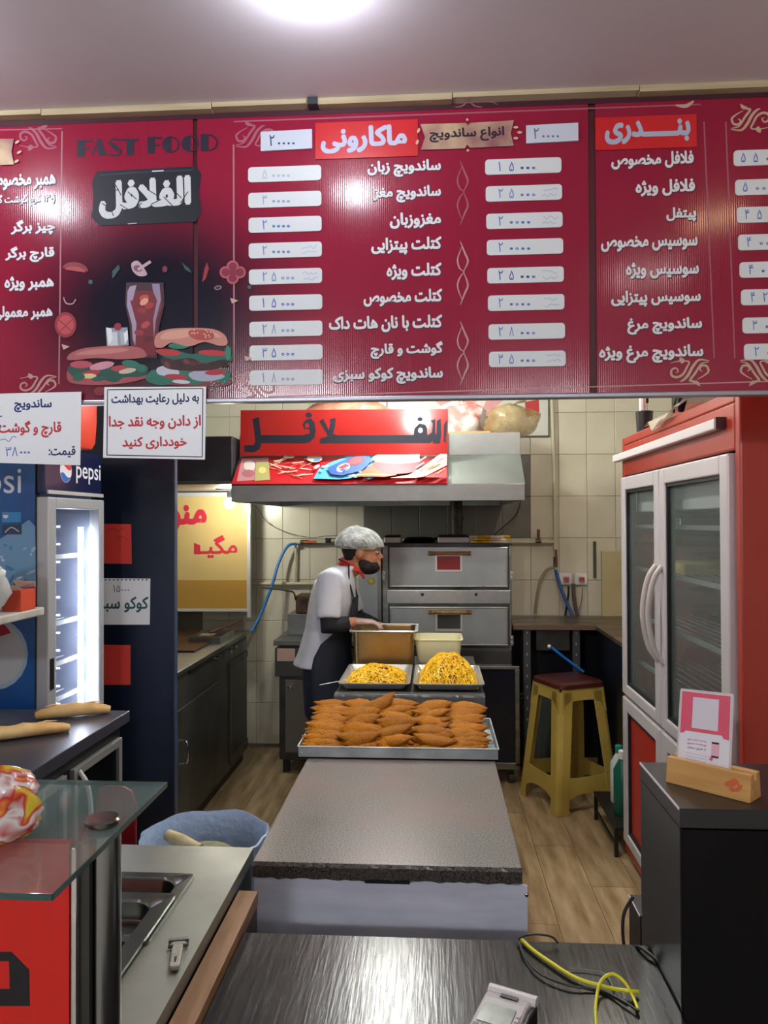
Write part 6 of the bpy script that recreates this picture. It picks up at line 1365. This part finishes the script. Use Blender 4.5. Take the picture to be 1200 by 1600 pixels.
# ------------------------------------------------------------------ yellow stool
sc_ = P(887, 1062, Z=.70); sc_.y = 4.62; sc_.x = P(887, 1062, Y=4.62).x
sz_ = P(887, 1058, Y=4.62).z
st = thing('plastic_stool', 'tall yellow plastic stool with brown seat', 'stool', (sc_.x, sc_.y, 0), rotz=math.radians(24))
ys = mat('yellow_plastic', '#bfa754', .42, c2='#ad9444', ns=3)
th_, bh = .15, .215
def leg_pt(sx, sy, f, k=1): h = th_+(bh-th_)*(1-f); return (sx*h*k, sy*h*k, sz_*f)
for sx in (-1, 1):
    for sy in (-1, 1):
        b = MB(); rs = []
        for f in (0, .03, .04, .4, .8, .93):
            cx, cy, cz_ = leg_pt(sx, sy, f); w_ = .050+.010*f + (.006 if f < .035 else 0)
            prof = []
            for a_, r_ in ((0, 1), (.25, 1.0), (.5, 1.0), (.75, 1), (1, 1)):
                an = math.radians(-45+90*a_+45); 
            c0 = Vector((cx, cy)); e = w_
            prof = [(-e*1.6, 0), (-e*1.2, .1*e), (-.45*e, .0*e), (0, -.45*e)]  # placeholder outline in corner coordinates
            out = [(-e*1.5, 0), (-e*.5, 0), (-e*.15, -e*.15), (0, -e*.5), (0, -e*1.5), (-.006, -e*1.5), (-.006, -e*.55), (-e*.25, -e*.25), (-e*.55, -.006), (-e*1.5, -.006)]
            rs.append([(cx+o_[0]*sx, cy+o_[1]*sy, cz_) for o_ in out])
        b.rings(rs, True); b.build('leg', ys, st, local=True, bevel=.003)
# apron and lower braces per side
for k in range(4):
    R_ = Matrix.Rotation(math.pi/2*k, 4, 'Z')
    def hh_(f): return th_+(bh-th_)*(1-f)
    b = MB(); b.M = R_
    n = 10; inner = .09
    # arch: apron from f=.78 to .95 with rounded lower edge
    for i in range(n):
        a0_, a1_ = -1+2*i/n, -1+2*(i+1)/n
        def low(a): return .86-.10*abs(a)**5
        for (p, q) in (((a0_), (a1_)),):
            v = []
            for a_ in (p, q):
                for f in (low(a_), .95): v.append((a_*hh_(f)*.9, -hh_(f), sz_*f))
                for f in (low(a_), .95): v.append((a_*hh_(f)*.9, -hh_(f)+.008, sz_*f))
            b.add(v, [(0, 4, 5, 1), (2, 3, 7, 6), (0, 2, 6, 4), (1, 5, 7, 3)])
    b.build('apron', ys, st, local=True)
    b = MB(); b.M = R_
    for i in range(n):
        a0_, a1_ = -1+2*i/n, -1+2*(i+1)/n
        def lo_(a): return .15-.10*abs(a)**3
        def up_(a): return .27+.03*abs(a)**4
        v = []
        for a_ in (a0_, a1_):
            for f in (lo_(a_), up_(a_)): v.append((a_*hh_(f)*.86, -hh_(f)+.004, sz_*f))
            for f in (lo_(a_), up_(a_)): v.append((a_*hh_(f)*.86, -hh_(f)+.011, sz_*f))
        b.add(v, [(0, 4, 5, 1), (2, 3, 7, 6), (0, 2, 6, 4), (1, 5, 7, 3)])
    b.build('brace', ys, st, local=True)
b = MB(); b.rings([[(p[0], p[1], z) for p in rr_pts(-.155*k_, -.155*k_, .155*k_, .155*k_, .05, 6)] for z, k_ in ((sz_*.945, .96), (sz_*.955, 1.03), (sz_-.012, 1.02), (sz_-.003, .96), (sz_, .85))]); b.build('seat', mat('brown_seat', '#4a201a', .3), st, local=True, smooth=True)
# ------------------------------------------------------------------ low bench with cartons
q = P(927, 1238, Z=.14); bx = q.x; by1 = min(q.y, 4.35)
t = thing('low_bench', 'low black metal bench beside the red fridge', 'bench', (bx+.15, 4.1, 0)); bk_ = mat('black_metal', '#1c1a18', .45)
by0 = 3.84
MB().box(bx, bx+.3, by0, by1, .135, .15).build('bench_top', bk_, t, bevel=.003)
for x_ in (bx, bx+.28):
    for y_ in (by0+.02, by1-.02): MB().box(x_, x_+.018, y_-.009, y_+.009, 0, .135).build('leg', bk_, t)
MB().box(bx+.004, bx+.014, by0+.03, by1-.03, .05, .06).build('stretcher', bk_, t)
for i, (px_, yb2, hgt, m, lab) in enumerate(((963, 4.02, .32, mat('green_bottle', '#0f5a48', .35), 'dark green bottle standing on the low black bench'), (958, 4.18, .30, mat('white_green', '#c8d4ce', .4), 'white bottle standing behind the green one on the bench'))):
    x_ = P(px_, 1180, Y=yb2).x+.03; t = thing('cleaning_bottle', lab, 'bottle', (x_, yb2, .15))
    MB().lathe([(.04, 0), (.045, .01), (.045, hgt*.7), (.02, hgt*.85), (.016, hgt*.88)], (x_, yb2, .151), 20).build('bottle_body', m, t, smooth=True); MB().lathe([(.02, hgt*.88), (.02, hgt), (.012, hgt+.005)], (x_, yb2, .151), 14).build('cap', [white, mat('green_cap', '#2a8a80', .4)][i], t, smooth=True)
# ------------------------------------------------------------------ the cook
skin = mat('skin', '#b07a5c', .5, c2='#a06a4e', ns=8)
PYc = 4.12
man = thing('person', 'cook in white coat, dark apron and hair net working over a pan', 'person', (-.62, PYc, 0))
def G(px, py, y=PYc): return P(px, py, Y=y)
def ell_loft(b, rows, n=20):
    # rows: (cx, cy, cz, rx, ry, tilt)
    rs = []
    for cx, cy, cz, rx, ry in rows: rs.append([(cx+rx*math.cos(6.28318*j/n), cy+ry*math.sin(6.28318*j/n), cz) for j in range(n)])
    b.rings(rs)
hc = G(566, 862)                       # head centre
sh = G(524, 897); hip = G(508, 1040); 
neck = G(545, 893)
# arms: near arm (toward camera, y smaller) and far arm
nS = G(516, 905, 3.98); nE = G(514, 980, 3.93); nW = G(558, 971, 3.98)
fS = G(535, 902, 4.30); fE = G(556, 965, 4.36); fW = G(606, 985, 4.20)
def hand(b, w, d, upd, s=1.0, mirror=1, extra=0):
    d = Vector(d).normalized(); upd = Vector(upd).normalized(); sd = d.cross(upd).normalized()*mirror
    k = 1+extra
    b.tube([w-d*.01, w+d*.02, w+d*.055, w+d*.085], [(.024*k, .018*k), (.030*k, .016*k), (.038*k, .015*k), (.036*k, .012*k)], 12, up=upd)
    for i, (o, L) in enumerate(((-.027, .060), (-.009, .070), (.009, .066), (.026, .052))):
        p0 = w+d*.078+sd*o; c = .9 if i % 2 else .75
        p1 = p0+d*L*.4-upd*.006; p2 = p1+d*L*.3*c-upd*.014; p3 = p2+d*L*.2-upd*.018
        b.tube([p0, p1, p2, p3], [.0092*k, .009*k, .0082*k, .0066*k], 8)
    t0 = w+d*.025-sd*.026; b.tube([t0, t0+d*.025-sd*.02-upd*.006, t0+d*.05-sd*.026-upd*.014, t0+d*.066-sd*.022-upd*.022], [.012*k, .011*k, .0095*k, .0075*k], 8)
b = MB()
ell_loft(b, [(hip.x, PYc, .80, .10, .15), (hip.x+.01, PYc, .92, .10, .15), (hip.x+.03, PYc, 1.08, .095, .135), (sh.x-.01, PYc, 1.24, .105, .16), (sh.x+.0, PYc, 1.32, .085, .14), (sh.x+.02, PYc, 1.37, .055, .08), (neck.x, PYc, 1.42, .05, .055)])
b.tube([(neck.x-.01, PYc, 1.38), (neck.x+.02, PYc, 1.43), (hc.x-.01, PYc, hc.z-.03)], [.058, .052, .055], 14)
# head
b.ball((hc.x-.012, PYc, hc.z+.025), .098, .076, .10, 24, 16)
b.ball((hc.x+.025, PYc, hc.z-.035), .064, .060, .075, 20, 12)
b.tube([(hc.x-.03, PYc, hc.z-.02), (hc.x-.035, PYc, hc.z-.08), (neck.x+.0, PYc, 1.40)], [.058, .054, .056], 14)
b.tube([(hc.x+.080, PYc, hc.z+.014), (hc.x+.094, PYc, hc.z-.010), (hc.x+.107, PYc, hc.z-.030), (hc.x+.088, PYc, hc.z-.040)], [.009, .010, .0125, .010], 8)
b.ball((hc.x+.082, PYc, hc.z+.022), .014, .045, .009, 12, 8)
b.ball((hc.x+.082, PYc, hc.z-.075), .022, .03, .02, 12, 8)
b.ball((hc.x+.088, PYc, hc.z-.055), .013, .022, .007, 10, 6)
for s_ in (-1, 1):
    b.ball((hc.x-.005, PYc+s_*.078, hc.z-.008), .020, .010, .031, 12, 8)
    b.ball((hc.x+.078, PYc+s_*.032, hc.z-.004), .013, .016, .012, 10, 6)
for s_, S0, E0, W0 in ((-1, nS, nE, nW), (1, fS, fE, fW)):
    b.tube([Vector((sh.x+.01, PYc+s_*.08, 1.32)), S0, S0.lerp(E0, .5), E0, E0.lerp(W0, .4), W0], [.045, .046, .043, .038, .036, .025], 12)
    xh = hip.x+.0; b.tube([(xh, PYc+s_*.08, .86), (xh+.01, PYc+s_*.085, .62), (xh+.015, PYc+s_*.09, .45), (xh-.01, PYc+s_*.09, .25), (xh-.01, PYc+s_*.09, .07)], [.085, .07, .052, .052, .036], 12)
    b.tube([(xh-.05, PYc+s_*.09, .045), (xh+.04, PYc+s_*.092, .045), (xh+.16, PYc+s_*.1, .03)], [.035, .042, .026], 10)
hand(b, nW, (1, .12, -.06), (0.1, 0, 1), mirror=1); hand(b, fW, (1, -.1, -.2), (0.1, 0, 1), mirror=-1)
body = b.build('body', skin, man, remesh=.0065)
# face details
eye = mat('eye_white', '#d8d0c8', .3); iris = mat('iris', '#2a1a12', .2)
for s_ in (-1, 1):
    e = MB().ball((hc.x+.084, PYc+s_*.032, hc.z-.003), .007, .011, .005, 12, 8).build('eye', eye, man, smooth=True)
    MB().ball((hc.x+.091, PYc+s_*.032, hc.z-.006), .004, .005, .005, 8, 6).build('iris', iris, e, smooth=True)
    MB().tube([(hc.x+.090, PYc+s_*.014, hc.z+.020), (hc.x+.092, PYc+s_*.034, hc.z+.025), (hc.x+.076, PYc+s_*.054, hc.z+.018)], [.003, .005, .003], 8).build('eyebrow', mat('dark_hair', '#16100e', .8), man, smooth=True)
hair = mat('dark_hair', '')
b = MB(); b.ball((hc.x-.030, PYc, hc.z+.018), .084, .079, .070, 20, 12); b.ball((hc.x-.055, PYc, hc.z-.025), .048, .062, .035, 16, 10); b.build('hair', hair, man, remesh=.006)
b = MB(); b.ball((hc.x+.017, PYc, hc.z-.055), .0645, .0622, .058, 20, 12); b.build('beard', mat('beard_dark', '#2c201b', .85), man, remesh=.006)
b = MB(); b.ball((hc.x+.036, PYc, hc.z-.080), .062, .0635, .044, 20, 12); b.tube([(hc.x+.075, PYc-.058, hc.z-.075), (hc.x+.035, PYc-.073, hc.z-.05), (hc.x+.0, PYc-.083, hc.z-.01)], .003, 6); b.build('face_mask', mat('black_mask', '#101014', .7), man, remesh=.006)
# hair net
b = MB(); rs = []; n = 36
cc = Vector((hc.x-.018, PYc, hc.z+.03))
for i in range(12):
    a = i/11; el = math.radians(-8+96*a)
    ring = []
    for j in range(n):
        t_ = 6.28318*j/n; puff = 1+.028*math.sin(9*t_+i)*(1-a)+.02*math.sin(5*t_+2)
        rx = .132*math.cos(el)*puff if i else .112; ry = .098*math.cos(el)*puff if i else .086
        z = .106*math.sin(el)*(1+.03*math.sin(4*t_))
        ring.append((cc.x+rx*math.cos(t_)+ .0, cc.y+ry*math.sin(t_), cc.z+z+.016*math.cos(t_)*-.3))
    rs.append(ring)
b.rings(rs, True)
b.build('hair_net', mat('hair_net', '#c2c8c5', .6, c2='#868d8a', ns=22, stretch=(1, 3, 1), alpha=.88, bump=.9, bs=40), man, smooth=True)
# coat
coat = mat('white_coat', '#c4c8d0', .75, c2='#b4b8c4', ns=5, bump=.9, bs=7)
b = MB()
ell_loft(b, [(hip.x-.025, PYc, .885, .150, .195), (hip.x-.01, PYc, .95, .135, .185), (hip.x+.012, PYc, 1.08, .118, .17), (sh.x-.018, PYc, 1.22, .125, .185), (sh.x-.0, PYc, 1.33, .112, .19), (sh.x+.018, PYc, 1.385, .085, .14), (neck.x-.005, PYc, 1.415, .066, .075)], 28)
for s_, S0, E0 in ((-1, nS, nE), (1, fS, fE)):
    b.tube([Vector((sh.x+.0, PYc+s_*.08, 1.34)), S0, S0.lerp(E0, .45), S0.lerp(E0, .82)], [.075, .072, .066, .064], 14)
b.build('coat', coat, man, remesh=.009)
for s_, S0, E0, W0 in ((-1, nS, nE, nW), (1, fS, fE, fW)): MB().tube([S0.lerp(E0, .7), E0, E0.lerp(W0, .35), E0.lerp(W0, .72)], [.052, .052, .045, .038], 14).build('undersleeve', mat('black_cloth', '#10131a', .8), man, remesh=.008)
b = MB(); n = 24
rs = [[(neck.x+.012*k+dx*math.cos(6.28318*j/n), PYc+dy*math.sin(6.28318*j/n), z-.05*(.5+.5*math.cos(6.28318*j/n))) for j in range(n)] for k, (dx, dy, z) in enumerate(((.064, .068, 1.425), (.056, .060, 1.455), (.050, .055, 1.455), (.056, .062, 1.42)))]
b.rings(rs, False, closed=True)
b.tube([(neck.x+.055, PYc-.04, 1.41), (neck.x+.075, PYc-.035, 1.37), (neck.x+.085, PYc-.03, 1.345)], [(.005, .010), (.006, .010), (.003, .005)], 8)
b.build('collar', mat('red_collar', '#b82c1c', .7), man, smooth=True)
# apron
apm = mat('dark_apron', '#141a26', .75)
b = MB(); rs = []
for z, cx_, rx_, ry_, tm_ in ((1.25, sh.x-.008, .128, .19, 26), (1.15, sh.x-.015, .132, .185, 34), (1.08, hip.x+.012, .134, .186, 60), (1.02, hip.x+.0, .140, .192, 88), (.95, hip.x-.010, .150, .200, 98), (.87, hip.x-.018, .160, .208, 100), (.7, hip.x-.01, .155, .205, 100), (.5, hip.x-.0, .15, .20, 98)):
    rs.append([(cx_+rx_*math.cos(t_), PYc+ry_*math.sin(t_), z) for t_ in [math.radians(tm_*(-1+i/10)) for i in range(21)]])
vs = [p for r in rs for p in r]; nr = len(rs); b.add(vs, [(i*21+j, i*21+j+1, (i+1)*21+j+1, (i+1)*21+j) for i in range(nr-1) for j in range(20)]); ap = b.build('apron', apm, man, smooth=True, solid=.006)
b = MB(); b.tube([(sh.x+.112, PYc-.08, 1.23), (sh.x+.085, PYc-.10, 1.34), (neck.x+.01, PYc-.085, 1.425), (neck.x-.045, PYc-.06, 1.45)], [(.012, .004)]*4, 8); b.tube([(sh.x+.112, PYc+.08, 1.23), (sh.x+.085, PYc+.10, 1.34), (neck.x+.01, PYc+.085, 1.425), (neck.x-.045, PYc+.06, 1.45)], [(.012, .004)]*4, 8); b.build('neck_strap', apm, ap, smooth=True)
# trousers and shoes
b = MB(); ell_loft(b, [(hip.x-.005, PYc, .62, .105, .165), (hip.x-.0, PYc, .80, .12, .168), (hip.x, PYc, .93, .115, .16)])
for s_ in (-1, 1): b.tube([(hip.x, PYc+s_*.085, .80), (hip.x+.01, PYc+s_*.09, .6), (hip.x+.012, PYc+s_*.092, .42), (hip.x-.01, PYc+s_*.092, .22), (hip.x-.012, PYc+s_*.092, .07)], [.10, .085, .072, .068, .066], 14)
b.build('trousers', mat('navy_trousers', '#141c38', .8), man, remesh=.010)
for s_ in (-1, 1):
    b = MB(); b.tube([(hip.x-.065, PYc+s_*.09, .05), (hip.x+.04, PYc+s_*.092, .05), (hip.x+.15, PYc+s_*.1, .036), (hip.x+.185, PYc+s_*.1, .032)], [(.04, .048), (.046, .046), (.044, .034), (.025, .022)], 12); b.box(hip.x-.10, hip.x+.19, PYc+s_*.094-.04, PYc+s_*.094+.04, 0.0, .016); b.build('shoe', blackm, man, remesh=.008)
# gloves
for w__, d__, mr_ in ((nW, (1, .12, -.06), 1), (fW, (1, -.1, -.2), -1)):
    b = MB(); hand(b, w__, d__, (0.1, 0, 1), mirror=mr_, extra=.16); b.build('plastic_glove', mat('glove_film', '#d8c8c2', .3, alpha=.5, bump=.3, bs=40), man, remesh=.006)
